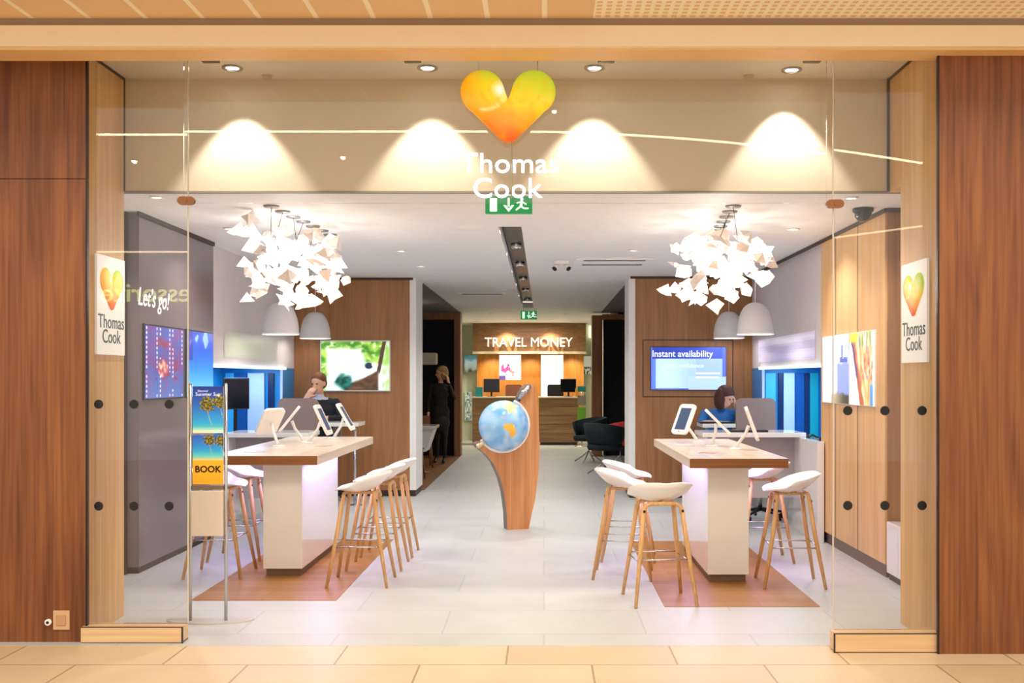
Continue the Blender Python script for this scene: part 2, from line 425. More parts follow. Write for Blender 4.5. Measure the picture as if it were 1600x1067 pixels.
# seating bays: back walls, dark lining
sbox('wall_bay_left', NAVY, -3.4, -1.72, 19.8, 19.9, 0, CE)
sbox('wall_bay_left', NAVY, -3.45, -3.4, 13.1, 19.9, 0, CE)
FR = wood('bay_frame_oak', '7a5030', 'a06c42', 'Z', 1, .5)
sbox('trim_11', FR, -1.72, -1.6, 19.6, 20.0, 0, CE)
sbox('trim_11', FR, -3.4, -1.72, 19.6, 19.8, 2.62, CE)
sbox('wall_bay_right', NAVY, 1.15, 3.4, 19.8, 19.9, 0, 2.62)
sbox('trim_12', FR, .92, 1.12, 19.6, 20.0, 0, 2.7)
sbox('trim_12', FR, 1.12, 3.3, 19.6, 19.8, 2.62, 2.72)
# rear corridor walls
sbox('wall_corridor_left', PALEG, -2.1, -1.95, 20.0, 24.6, 0, CE)
sbox('wall_corridor_right', PALEG, 1.3, 1.45, 20.0, 24.6, 0, CE)
sbox('wall_back', PALEG, -3.4, 3.4, 24.6, 24.7, 0, CE)
sbox('baseboard_back', WHITE, -1.6, 1.15, 24.56, 24.6, 0, .15)

# -------- concourse ceiling and beam
def mallceil():
    m, nt, b = base('concourse_ceiling_panels'); N = nt.nodes; L = nt.links
    tc = N.new('ShaderNodeTexCoord'); sp = N.new('ShaderNodeSeparateXYZ'); L.new(tc.outputs['Object'], sp.inputs[0])
    def math_(op, a, bb=None, c=None):
        n = N.new('ShaderNodeMath'); n.operation = op
        for i, k in enumerate((a, bb, c)):
            if k is None: continue
            if isinstance(k, (int, float)): n.inputs[i].default_value = k
            else: L.new(k, n.inputs[i])
        return n.outputs[0]
    x = sp.outputs[0]; y = sp.outputs[1]
    fr = math_('FRACT', math_('DIVIDE', math_('ADD', x, 10.01), .303))
    strip = math_('LESS_THAN', fr, .09)
    slat = math_('MULTIPLY', math_('GREATER_THAN', math_('FRACT', math_('DIVIDE', math_('ADD', x, 10), .05)), .45), math_('LESS_THAN', math_('FRACT', math_('DIVIDE', y, .05)), .6))
    right = math_('GREATER_THAN', x, .26)
    mask = math_('ADD', math_('MULTIPLY', strip, math_('SUBTRACT', 1, right)), math_('MULTIPLY', math_('SUBTRACT', 1, slat), right))
    mx = N.new('ShaderNodeMix'); mx.data_type = 'RGBA'; L.new(mask, mx.inputs['Factor'])
    mx.inputs['A'].default_value = (*srgb('ecc896'), 1); mx.inputs['B'].default_value = (*srgb('fff2d6'), 1)
    L.new(mx.outputs['Result'], b.inputs['Base Color']); b.inputs['Roughness'].default_value = .6
    return m
sbox('ceiling', mallceil(), -9, 8, 4.5, 5.46, 3.414, 3.5)
sbox('trim_13', MALLGROOVE, -9, 8, 5.45, 5.6, 3.373, 3.414)
sbox('trim_14', MALLPAINT, -9, 8, 5.44, 5.64, 3.262, 3.3735)
sbox('trim_15', MALLWARMLIT, -9, 8, 5.47, 5.66, 3.252, 3.262)
sbox('wall_front', MALLPAINT, -9, 8, 5.64, 5.67, 3.262, 3.6)
sbox('trim_16', MALLWARMLIT, -9, 8, 5.60, 5.67, 3.258, 3.275)

# -------- sills and glass
m = MB(); m.box(-2.62, -2.0505, 5.79, 5.90, .004, .0915, .002); struct('trim_17', m, SILL)
m = MB(); m.box(-2.62, -2.048, 5.795, 5.895, 0, .004); m.box(-2.05, -2.043, 5.788, 5.80, 0, .092); m.box(-2.62, -2.05, 5.789, 5.80, .088, .092); struct('trim_17', m, DARKB)
m = MB(); m.box(1.5905, 2.17, 5.59, 5.70, .004, .1045, .002); struct('trim_18', m, SILL)
m = MB(); m.box(1.583, 1.59, 5.588, 5.60, 0, .105); m.box(1.59, 2.17, 5.589, 5.60, .101, .105); struct('trim_18', m, DARKB)
GY = 5.80
def pane(name, x0, x1, z0, z1, y):
    m = MB(); m.box(x0, x1, y - .006, y + .006, z0, z1); g = struct(name, m, GLASS); return g
yl, yr = 5.88, 5.68
gl = pane('window_1', -2.648, -2.046, .092, 3.33, yl)
gr = pane('window_2', 1.607, 2.178, .105, 3.33, yr)
gt = pane('window_3', -2.04, 1.60, 2.49, 3.33, GY)
EDGE = mat('polished_glass_edge', 'cfc6b4', .2, noise_amt=.02)
for (x, y, z0) in ((-2.043, yl, .1), (1.603, yr, .112)):
    m = MB(); m.box(x - .0025, x + .0025, y - .006, y + .006, z0, 3.33); e = m.build('edge', EDGE, gl if x < 0 else gr)
def dot(px, py, par, y):
    X = (px - 850) * y / 1600; Z = 1.5 - (py - 590) * y / 1600
    m = MB(); m.cone((X, y - .0085, Z), (X, y - .0065, Z), .026, .026, 24); m.build('safety_dot', BLACK, par)
for px in (155, 210, 265):
    for py in (631, 790): dot(px, py, gl, yl)
for px in (1324, 1382, 1440):
    for py in (641, 789): dot(px, py, gr, yr)
def clip(px, py, y, side):
    X = (px - 850) * y / 1600; Z = 1.5 - (py - 590) * y / 1600
    m = MB()
    pts = [(X + sx * (.026) + .023 * math.cos(a), Z + .023 * math.sin(a)) for sx, r in ((1, (-90, 90)), (-1, (90, 270))) for a in [math.radians(r[0] + (r[1] - r[0]) * k / 8) for k in range(9)]]
    m.prism(pts, y - .03, y - .006); m.cone((X, y - .034, Z), (X, y - .03, Z), .008, .008, 10)
    tag(m.build('glass_clip', CLIP), 'oval bronze clip joining the glass panes at the %s of the doorway' % side, 'clip', 'glass clips')
clip(293, 314, 5.79, 'left'); clip(1303, 319, 5.67, 'right')
# door track hangers: small black blocks
for i, px in enumerate((330, 645, 947, 1268)):
    X = (px - 850) * 5.9 / 1600
    m = MB(); m.box(X - .048, X + .048, 5.87, 5.91, 3.315, 3.388, .002)
    tag(m.build('door_hanger', BLACK), 'small black hanger block above the doorway beside the %s entrance downlight' % ('leftmost', 'second', 'third', 'rightmost')[i], 'hanger', 'black hanger blocks above the door')

# reflected cove line and ceiling lamps of the concourse (behind the photographer)
cv = MB()
pts = []
Yc = -1.2
def refl(px, py, plane=5.8, Y=Yc):
    vd = 2 * plane - Y; s = 1600 / vd; return ((px - 850) / s, Y, 1.5 + (590 - py) / s)
for k in range(41):
    px = 50 + k * 38
    py = 205 if px < 800 else 205 + 62 * ((px - 800) / 665) ** 1.9
    pts.append(refl(px, py))
cv.tube(pts, .013, 6)
tag(cv.build('cove_light', emat('cove_glow', 'ffe2b8', 22)), 'thin curved warm light line seen mirrored across the entrance glass', 'light')
for seg_, lab_ in ((((120, 393), (300, 393)), 'left'), (((1295, 372), (1475, 348)), 'right')):
    m = MB(); m.tube([refl(*seg_[0], 5.88 if lab_ == 'left' else 5.68), refl(*seg_[1], 5.88 if lab_ == 'left' else 5.68)], .012, 6)
    tag(m.build('cove_light', emat('cove_glow2', 'ffe2b8', 9)), 'short warm light line mirrored in the %s glass pane' % lab_, 'light')
for i, (px, py) in enumerate(((202, 247), (536, 245), (866, 173))):
    p = refl(px, py)
    t = thing('concourse_lamp', 'small round concourse lamp mirrored in the glass, %s' % ('near the left oak pier', 'above the left chandelier', 'beside the heart sign')[i], 'lamp', p, 0, 'concourse lamps')
    m = MB(); m.ball((0, 0, 0), .032, 2); m.build('bulb', emat('lamp_glow', 'fff4e0', 30), t)
    m = MB(); m.lathe([(.036, -.0), (.045, .03), (.05, .06), (0, .061)]); m.build('shade', PLASTW, t)

# -------- socket on the left pier
t = thing('wall_socket', 'square beige socket plate low on the left dark pier', 'socket', (-2.74, 5.82, .125))
m = MB(); m.box(-.047, .047, -.01, 0, -.055, .055, .004); m.build('plate', mat('beige_plate', 'cfa983', .4), t)
m = MB(); m.box(-.026, .026, -.014, -.01, -.03, .03, .003); m.build('insert', mat('beige_insert', 'c0946c', .4), t)
t = thing('door_stop', 'small round white sensor beside the socket plate on the left dark pier', 'sensor', (-2.812, 5.82, .115))
m = MB(); m.cone((0, 0, 0), (0, -.02, 0), .018, .018, 16); m.build('ring', PLASTW, t)
m = MB(); m.cone((0, -.02, 0), (0, -.024, 0), .008, .008, 12); m.build('lens', BLACK, t)
# ================================================================ LIGHT FITTINGS
def downlight(px, py, z, label, power=60, spot=110, r=.05, blend=.6, color=(1, .93, .84), lens=6, group='ceiling downlights', lit=True, ang=0):
    D = (z - 1.5) * 1600 / (590 - py); X = (px - 850) * D / 1600
    t = thing('downlight', label, 'downlight', (X, D, z), 0, group)
    m = MB(); m.lathe([(r * .72, -.001), (r * .75, -.008), (r, -.012), (r * 1.12, -.009), (r * 1.15, 0), (r * .72, 0)], seg=24); m.build('bezel', PLASTW if z < 3 else CHROME, t)
    m = MB(); m.lathe([(0, -.004), (r * .72, -.004)], seg=24); m.build('lens', emat('downlight_lens_%g' % lens, 'fff6e8', lens), t)
    if lit: light('SPOT', 'spot', (0, 0, -.015), power, color, .02, (ang, 0, 0), t, spot, blend)
    return t
for i, (px, py) in enumerate(((363, 105), (668, 105), (929, 105), (1237, 108))):
    downlight(px, py, 3.39, 'recessed entrance downlight, %s of the four above the doorway' % ('leftmost', 'second from the left', 'third from the left', 'rightmost')[i], 62, 74, .055, .4, (1, .94, .84), 14, 'entrance downlights', ang=math.radians(8))
dl = [(245, 307, 'beside the left glass pane'), (1330, 308, 'beside the camera dome'), (627, 391, 'left of the dark ceiling slot, nearer one'),
      (657, 415, 'left of the dark ceiling slot, above the white wall end'), (990, 390, 'right of the air vent'), (1240, 357, 'right of the right chandelier'),
      (358, 356, 'left of the left chandelier'), (768, 489, 'left above the far sign'), (885, 490, 'right above the far sign')]
for px, py, s in dl:
    far = py > 480
    downlight(px, py, CE, 'small round ceiling downlight %s' % s, 40 if far else 55, 130, .045, .8, (1, .95, .88))
# spots hidden in the dark ceiling slot
t = thing('slot_light', 'row of small spotlights inside the long dark ceiling slot', 'light', (-.2875, 8.7, CE + .12))
for k, y in enumerate((.25, 1.9, 3.6, 5.4, 7.2, 9.2)):
    m = MB(); m.lathe([(.055, 0), (.055, -.03), (.045, -.05), (.035, -.05)], (0, y, 0), 20); m.lathe([(0, -.04), (.04, -.04)], (0, y, 0), 20)
    h = m.build('spot_head', CHROME, t)
    m = MB(); m.lathe([(0, -.043), (.03, -.043)], (0, y, 0), 16); m.build('lens', emat('slot_lens', 'fff6ec', 5), h)
    light('SPOT', 'spot', (0, y, -.06), 75, (1, .95, .88), .03, (0, 0, 0), t, 140, .9)

# paper chandeliers
PAPER = emat('lit_paper', 'fffdf8', .6)
PAPER2 = mat('folded_paper', 'f4ebe4', .7, noise_amt=.02)
PAPERW = emat('warm_paper', 'f2dccb', .2)
def folded(kind, s, rnd):
    m = MB(); bm = m.bm
    if kind == 0:      # crumpled cut gem
        bmesh.ops.create_icosphere(bm, subdivisions=1, radius=s)
        for v in bm.verts:
            k = rnd.uniform(.62, 1.15); v.co = Vector((v.co.x * k, v.co.y * k, v.co.z * k * .8))
    elif kind == 1:    # open folded pyramid
        n = rnd.choice((3, 4, 5)); apex = bm.verts.new((0, 0, s * .9))
        rim = [bm.verts.new((s * 1.15 * math.cos(2 * PI * i / n) * rnd.uniform(.8, 1.1), s * 1.15 * math.sin(2 * PI * i / n), -s * .35)) for i in range(n)]
        mid = [bm.verts.new(((rim[i].co + rim[(i + 1) % n].co) / 2) * .72 + Vector((0, 0, -s * .25))) for i in range(n)]
        for i in range(n): bm.faces.new((apex, rim[i], mid[i])); bm.faces.new((apex, mid[i], rim[(i + 1) % n]))
    else:              # paper star with petals
        n = 5; top = bm.verts.new((0, 0, s * .35)); bot = bm.verts.new((0, 0, -s * .35))
        rim = [bm.verts.new(((s * (1.25 if i % 2 else .6)) * math.cos(PI * i / n), (s * (1.25 if i % 2 else .6)) * math.sin(PI * i / n), rnd.uniform(-.2, .2) * s)) for i in range(2 * n)]
        for i in range(2 * n): bm.faces.new((top, rim[i], rim[(i + 1) % (2 * n)])); bm.faces.new((bot, rim[(i + 1) % (2 * n)], rim[i]))
    return m
def chandelier(cx, cy, cz, label, seed, extras):
    rnd = random.Random(seed)
    t = thing('paper_chandelier', label, 'chandelier', (cx, cy, CE), 0, 'folded paper chandeliers')
    pts = []
    tries = 0
    while len(pts) < 84 and tries < 9000:
        tries += 1
        p = Vector((rnd.uniform(-1, 1), rnd.uniform(-1, 1), rnd.uniform(-1, 1)))
        if p.length > 1 or p.length < .3: continue
        q = Vector((p.x * .41, p.y * .62, p.z * .32 + (cz - CE)))
        if q.z > -.09: continue
        if all((q - k).length > .108 for k in pts): pts.append(q)
    for i, q in enumerate(pts):
        s = rnd.uniform(.05, .088); kind = rnd.choice((0, 0, 1, 1, 2))
        r = rnd.random(); mt = PAPER if r < .62 else (PAPER2 if r < .9 else PAPERW)
        o = folded(kind, s, rnd).build('paper_shade', mt, t, q); o.rotation_euler = (rnd.uniform(-.9, .9), rnd.uniform(-.9, .9), rnd.uniform(0, 6))
    for e in extras:
        o = folded(1, e[3], rnd).build('paper_shade', PAPER2 if e[4] else PAPER, t, e[:3]); o.rotation_euler = (e[5], e[6], 0)
    for k in range(7):
        y = -.75 + k * .25; x = .02 * k - .02
        m = MB(); m.lathe([(0, -.012), (.055, -.012), (.06, 0)], (x, y, 0), 20); m.build('ceiling_rose', mat('rose_grey', '8f8c8a', .3, .5), t)
        m = MB(); m.tube([(x, y, -.01), (x + rnd.uniform(-.12, .12), y * .8, -.25)], .0025, 5); m.build('cord', BLACK, t)
        light('POINT', 'bulb', (x + rnd.uniform(-.1, .1), y * .6, -.5 + rnd.uniform(-.1, .1)), 4, (1, .95, .9), .04, parent=t)
    return t
chandelier(-1.99, 8.3, 2.41, 'cluster of white folded paper shades above the left long table', 3,
           [(-.38, -.35, -.13, .075, 0, .1, .2), (-.27, -.42, -.13, .08, 0, -.2, .1), (-.43, .2, -.4, .07, 1, .2, 0), (-.36, -.2, -.63, .06, 0, .8, .3), (-.22, -.6, -.06, .07, 1, 1.3, .2)])
chandelier(1.415, 8.3, 2.40, 'cluster of white folded paper shades above the right long table', 11,
           [(.4, -.1, -.35, .07, 1, .3, .2), (-.42, .1, -.55, .065, 0, .3, .4), (.34, .3, -.2, .08, 0, .1, .6)])

def pendant(X, D, zb, r, label):
    t = thing('pendant_lamp', label, 'pendant lamp', (X, D, CE), 0, 'white dome pendants over the desks')
    h = r * 1.75
    zb -= CE
    prof = []
    for k in range(13):
        a = k / 12 * PI / 2; prof.append((r * (math.sin(a) ** .8), zb + h * math.cos(a) ** .95))
    inner = [(x * .97, z - .006) for x, z in reversed(prof)]
    m = MB(); m.lathe(prof + [(r * 1.02, zb - .006)] + inner, seg=40); m.build('lamp_shade', mat('white_dome', 'd9d5d6', .35, noise_amt=.02), t)
    m = MB(); m.lathe([(r * 1.0, zb - .004), (r * 1.025, zb - .004), (r * 1.025, zb + .012), (r * .99, zb + .012)], seg=40); m.build('rim', PLASTW, t)
    m = MB(); m.tube([(0, 0, 0), (0, 0, zb + h)], .004, 6); m.build('cord', PLASTW, t)
    m = MB(); m.ball((0, 0, zb + .12), .04, 2); m.build('bulb', emat('bulb_glow', 'fff1dc', 6), t)
    m = MB(); m.lathe([(0, -.025), (.05, -.025), (.055, 0)], seg=20); m.build('ceiling_rose', PLASTW, t)
    light('POINT', 'glow', (0, 0, zb + .03), 6, (1, .93, .85), .05, parent=t)
pendant(-2.70, 10.5, 1.95, .185, 'larger white dome pendant, nearer of the pair over the left desk')
pendant(-2.77, 12.4, 1.98, .182, 'smaller looking white dome pendant beside the wood wall on the left')
pendant(2.165, 10.5, 1.95, .185, 'larger white dome pendant, nearer of the pair over the right desk')
pendant(2.22, 12.3, 1.98, .182, 'smaller looking white dome pendant beside the wood wall on the right')

# ================================================================ CEILING AND WALL FITTINGS
t = thing('camera_dome', 'black security camera dome hanging from the ceiling at upper right', 'camera', (2.39, 7.67, CE))
m = MB(); m.lathe([(0, 0), (.075, 0), (.078, -.02), (.066, -.035), (0, -.035)]); m.build('mount', BLACK, t)
m = MB(); m.lathe([(.062, -.035), (.06, -.06), (.04, -.09), (.015, -.1), (0, -.1)]); m.build('dome', mat('smoked_dome', '1c1a18', .1, coat=.5), t)
t = thing('air_vent', 'wide white ceiling air vent with a dark slot, right of the ceiling slot', 'vent', (.75, 11.1, CE))
m = MB(); m.box(-.42, .42, -.3, .3, -.02, 0, .005); m.build('frame', WHITE, t)
m = MB(); m.box(-.33, .33, -.24, -.16, -.024, -.018); m.box(-.33, .33, .16, .24, -.024, -.018); m.build('slot', mat('vent_slot', '6e6152', .6), t)
m = MB(); m.box(-.26, .26, -.12, .12, -.026, -.018, .003); m.build('grille', WHITE, t)
t = thing('air_vent', 'narrow far ceiling air vent left of the ceiling slot', 'vent', (-.93, 15.5, CE))
m = MB(); m.box(-.35, .35, -.25, .25, -.012, 0, .003); m.build('frame', WHITE, t)
m = MB(); m.box(-.3, .3, -.2, -.1, -.016, -.011); m.build('slot', MATS['vent_slot'], t)
t = thing('emergency_light', 'small twin headed emergency light on the ceiling left of the air vent', 'light', (.19, 11.1, CE))
m = MB(); m.box(-.08, .08, -.05, .05, -.04, 0, .006); m.build('housing', PLASTW, t)
for s in (-1, 1):
    m = MB(); m.cone((s * .045, 0, -.05), (s * .075, -.05, -.09), .025, .034, 16); m.ball((s * .045, 0, -.045), .02, 1)
    h = m.build('lamp_head', PLASTW, t)
    m = MB(); m.cone((s * .0755, -.051, -.091), (s * .077, -.053, -.093), .028, .028, 16); m.build('lens', BLACK, h)
for i, (px, py) in enumerate(((736, 355), (780, 452))):
    D = 1.27 * 1600 / (590 - py); X = (px - 850) * D / 1600
    t = tag(MB().lathe([(0, -.014), (.1, -.012), (.115, 0)], seg=30).build('ceiling_plate', WHITE, None, (X, D, CE)), 'flat white round plate on the ceiling, %s' % ('near the dark slot front' if i == 0 else 'far down the ceiling'), 'plate', 'ceiling plates')
# smoke detector on bulkhead soffit
for i, (px, py) in enumerate(((420, 123), (1168, 125))):
    X = (px - 850) * 6.44 / 1600
    tag(MB().lathe([(0, -.022), (.025, -.02), (.032, 0)], seg=20).build('smoke_detector', mat('beige_plate2', 'c7b296', .5), None, (X, 6.40, 3.39)), 'tiny round detector on the entrance soffit at the %s' % ('left' if i == 0 else 'right'), 'detector', 'soffit detectors')

def exit_sign(X, D, z0, z1, wd, label):
    t = thing('exit_sign', label, 'exit sign', (X, D, (z0 + z1) / 2))
    h = z1 - z0
    m = MB(); m.box(-wd / 2, wd / 2, 0, .03, -h / 2, h / 2, .003); m.build('panel', emat('exit_green', '0f8a48', .55), t)
    m = MB(); y0, y1 = -.004, -.0005; W = wd; k = h
    m.box(-W * .4, -W * .25, y0, y1, -k * .38, k * .38)                       # doorway
    m.box(-.006 * 1, .006, y0, y1, -k * .1, k * .4); m.prism([(-.035, -k * .02), (0, -k * .4), (.035, -k * .02), (.018, -k * .02), (0, -k * .22), (-.018, -k * .02)], y0, y1)
    cx = W * .28
    m.cone((cx, y0, k * .32), (cx, y1, k * .32), k * .09, k * .09, 12)
    def bar(x0, z0_, x1, z1_, r):
        d = Vector((x1 - x0, z1_ - z0_)); n = Vector((-d.y, d.x)).normalized() * r
        m.prism([(x0 + n.x, z0_ + n.y), (x1 + n.x, z1_ + n.y), (x1 - n.x, z1_ - n.y), (x0 - n.x, z0_ - n.y)], y0, y1)
    bar(cx, k * .22, cx - k * .06, -k * .08, k * .07); bar(cx, k * .18, cx - k * .3, k * .1, k * .035); bar(cx, k * .18, cx + k * .26, k * .02, k * .035)
    bar(cx - k * .06, -k * .08, cx - k * .34, -k * .3, k * .045); bar(cx - k * .06, -k * .08, cx + k * .12, -k * .2, k * .045); bar(cx + k * .12, -k * .2, cx + k * .38, -k * .2, k * .04)
    m.build('pictogram', emat('exit_white', 'eafff0', .9), t)
    m = MB(); 
    top = (2.668 if D < 7 else CE) - (z0 + z1) / 2
    if top > h / 2:
        for s in (-1, 1): m.cone((s * wd * .35, .015, h / 2), (s * wd * .35, .015, top), .005, .005, 8)
        m.build('bracket', CHROME, t)
exit_sign(-.225, 6.53, 2.548, 2.66, .30, 'green emergency exit sign with a running figure below the entrance bulkhead')
exit_sign(-.28, 18.9, 2.58, 2.74, .3, 'small distant green exit sign at the end of the ceiling slot')

# ================================================================ HEART SIGN
def in_heart(x, y):      # |x|<=1, y in [-1,1]; V-shaped heart: two discs and a tapering, rounded bottom
    ax = abs(x)
    if (ax - .54) ** 2 + (y - .30) ** 2 < .46 ** 2: return True
    # hull of the lobes with the bottom disc
    r0, r1 = .46, .24; c0 = Vector((.54, .30)); c1 = Vector((0, -.53)); p = Vector((ax, y))
    d = c1 - c0; t = max(0, min(1, (p - c0).dot(d) / d.length_squared)); q = c0 + d * t
    if (p - q).length < r0 + (r1 - r0) * t: return True
    return y < .0 and ax < .35 and y > -.5 and False
def heart_outline(n=96):
    pts = []
    c = Vector((0, -.1))
    for k in range(n):
        a = -PI / 2 + 2 * PI * k / n; d = Vector((math.cos(a), math.sin(a))); r = 0
        rr = 1.4
        while rr > 0 and not in_heart(*(c + d * rr)): rr -= .004
        pts.append((c + d * rr))
    return pts
HO = heart_outline()
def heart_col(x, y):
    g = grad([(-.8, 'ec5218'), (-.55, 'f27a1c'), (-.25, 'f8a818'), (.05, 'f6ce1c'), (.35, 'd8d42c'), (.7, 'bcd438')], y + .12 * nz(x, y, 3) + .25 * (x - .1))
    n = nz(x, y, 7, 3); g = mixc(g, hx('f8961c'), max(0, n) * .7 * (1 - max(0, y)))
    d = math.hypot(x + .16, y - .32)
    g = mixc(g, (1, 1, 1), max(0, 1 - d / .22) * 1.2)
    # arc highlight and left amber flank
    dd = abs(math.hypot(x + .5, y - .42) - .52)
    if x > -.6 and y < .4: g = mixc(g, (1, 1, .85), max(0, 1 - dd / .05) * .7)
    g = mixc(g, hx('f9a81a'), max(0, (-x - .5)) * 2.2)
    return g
def heart(w, h, depth, m, parent, loc, rz=0, name='heart'):
    """solid heart with a gently crowned face; picture attribute colours"""
    bm = bmesh.new(); lay = bm.loops.layers.color.new('picture'); nr = 14; n = len(HO)
    cen = Vector((0, -.1)); rings = []
    for r in range(nr, 0, -1):
        f = r / nr; rings.append([((cen + (p - cen) * f), f) for p in HO])
    V = []
    for ring in rings:
        V.append([bm.verts.new((p.x * w / 2, -depth * (1 - f ** 6) * .6 - depth * .4, p.y * h / 1.53)) for p, f in ring])
    cv = bm.verts.new((0, -depth, cen.y * h / 1.53))
    back = [bm.verts.new((p.x * w / 2, 0, p.y * h / 1.53)) for p in HO]
    F = []
    for a, b in zip(V, V[1:]):
        for k in range(n): F.append(bm.faces.new((a[k], a[(k + 1) % n], b[(k + 1) % n], b[k])))
    for k in range(n): F.append(bm.faces.new((V[-1][k], V[-1][(k + 1) % n], cv)))
    for k in range(n): F.append(bm.faces.new((back[k], back[(k + 1) % n], V[0][(k + 1) % n], V[0][k])))
    F.append(bm.faces.new(back[::-1]))
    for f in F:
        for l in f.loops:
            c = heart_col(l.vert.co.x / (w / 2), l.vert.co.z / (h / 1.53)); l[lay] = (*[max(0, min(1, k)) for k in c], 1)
    bmesh.ops.recalc_face_normals(bm, faces=bm.faces)
    me = bpy.data.meshes.new(name); bm.to_mesh(me); bm.free(); me.materials.append(m)
    for p in me.polygons: p.use_smooth = len(p.vertices) < 20
    o = bpy.data.objects.new(name, me); COL.objects.link(o); o.parent = parent; o.location = loc; o.rotation_euler = (0, 0, rz); return o
D0 = 5.74
t = thing('heart_sign', 'glossy yellow and orange heart with white lettering hanging in the entrance glass', 'sign', ((794 - 850) * D0 / 1600, D0, 1.5 + (590 - 95) * D0 / 1600))
def sy(py): return 1.5 - (py - 590) * D0 / 1600 - t.location.z
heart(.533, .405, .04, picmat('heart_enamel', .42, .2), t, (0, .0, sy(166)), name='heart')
LET = emat('white_letters', 'f4f6ff', .75)
text('lettering', 'Thomas', .158, LET, t, (.01, -.0, sy(256)), depth=.008, bold=.001, sp=1.02, sx=1.08)
text('lettering', 'Cook', .158, LET, t, (-.008, -.0, sy(295)), depth=.008, bold=.001, sp=1.02, sx=1.06)
m = MB(); m.tube([(.165, -.015, 0), (.165, -.015, sy(118))], .003, 6); m.tube([(-.165, -.015, 0), (-.165, -.015, sy(118))], .0012, 6); m.tube([(.02, -.02, sy(222)), (.02, -.012, sy(310))], .003, 6); m.build('wire', mat('greenish_wire', 'a9b8a0', .3, .4), t)

# small back-lit signs on the oak reveals
def reveal_sign(X, y0, y1, z0, z1, facing, label):
    t = thing('wall_sign', label, 'sign', (X, (y0 + y1) / 2, (z0 + z1) / 2), facing, 'signs on the oak reveals')
    W = y1 - y0; H = z1 - z0
    m = MB(); m.box(-W / 2, W / 2, 0.0, .016, -H / 2, H / 2, .002); m.build('panel', emat('sign_panel', 'e9e2da', .35), t)
    heart(W * .80, H * .42, .012, picmat('heart_print', .3, .4), t, (0, 0, H * .17))
    tm = mat('dark_ink', '3a4a44', .5)
    text('lettering', 'Thomas', .118, tm, t, (0, -.001, -H * .17), depth=.001, sx=.98)
    text('lettering', 'Cook', .118, tm, t, (0, -.001, -H * .32), depth=.001, sx=.98)
reveal_sign(-2.632, 6.03, 6.43, 1.64, 2.235, PI / 2, 'white sign with orange heart on the left oak reveal')
reveal_sign(2.164, 5.79, 6.2, 1.59, 2.18, -PI / 2, 'white sign with orange heart on the right oak reveal')
# ================================================================ LONG TABLES
def long_table(x0, x1, y0, y1, bx0, bx1, by0, by1, label):
    cx, cy = (bx0 + bx1) / 2, (by0 + by1) / 2
    t = thing('long_table', label, 'table', (cx, cy, .004), 0, 'long display tables')
    z = .004
    def B(*b, bev=0):
        m = MB(); m.box(b[0] - cx, b[1] - cx, b[2] - cy, b[3] - cy, b[4] - z, b[5] - z, bev); return m
    m = B(x0, x1, y0, y1, .862, .93, bev=.002)
    o = m.build('tabletop', [OAKTOP, OAKEDGE], t)
    for f in o.data.polygons:
        f.material_index = 1 if (f.normal.y < -.5 or f.normal.z < -.5) else 0
    B(bx0, bx1, by0, by1, .06, .862, bev=.002).build('pedestal', GLOSSW, t)
    B(bx0 + .02, bx1 - .02, by0 + .02, by1 - .02, .004, .06).build('plinth', mat('plinth_brown', '6b5140', .5), t)
    B(bx1 + .004, bx1 + .02, by0 + .1, by1 - .1, .845, .861).build('light_strip', emat('violet_strip', 'cdbcff', 2.5), t)
    B(bx0 - .02, bx0 - .004, by0 + .1, by1 - .1, .845, .861).build('light_strip', MATS['violet_strip'], t)
    for s in (-1, 1):
        light('AREA', 'strip_glow', (s * (.5 * (bx1 - bx0) + .1), 0, .84), 9, (.60, .45, 1), .06, (0, 0, 0), t, sy=1.3)
    return t
long_table(-2.46, -1.66, 7.5, 9.95, -2.12, -1.826, 7.73, 9.07, 'left long display table with pale oak top and white pedestal')
long_table(1.03, 1.73, 7.24, 9.6, 1.2, 1.5, 7.5, 8.9, 'right long display table with pale oak top and white pedestal')

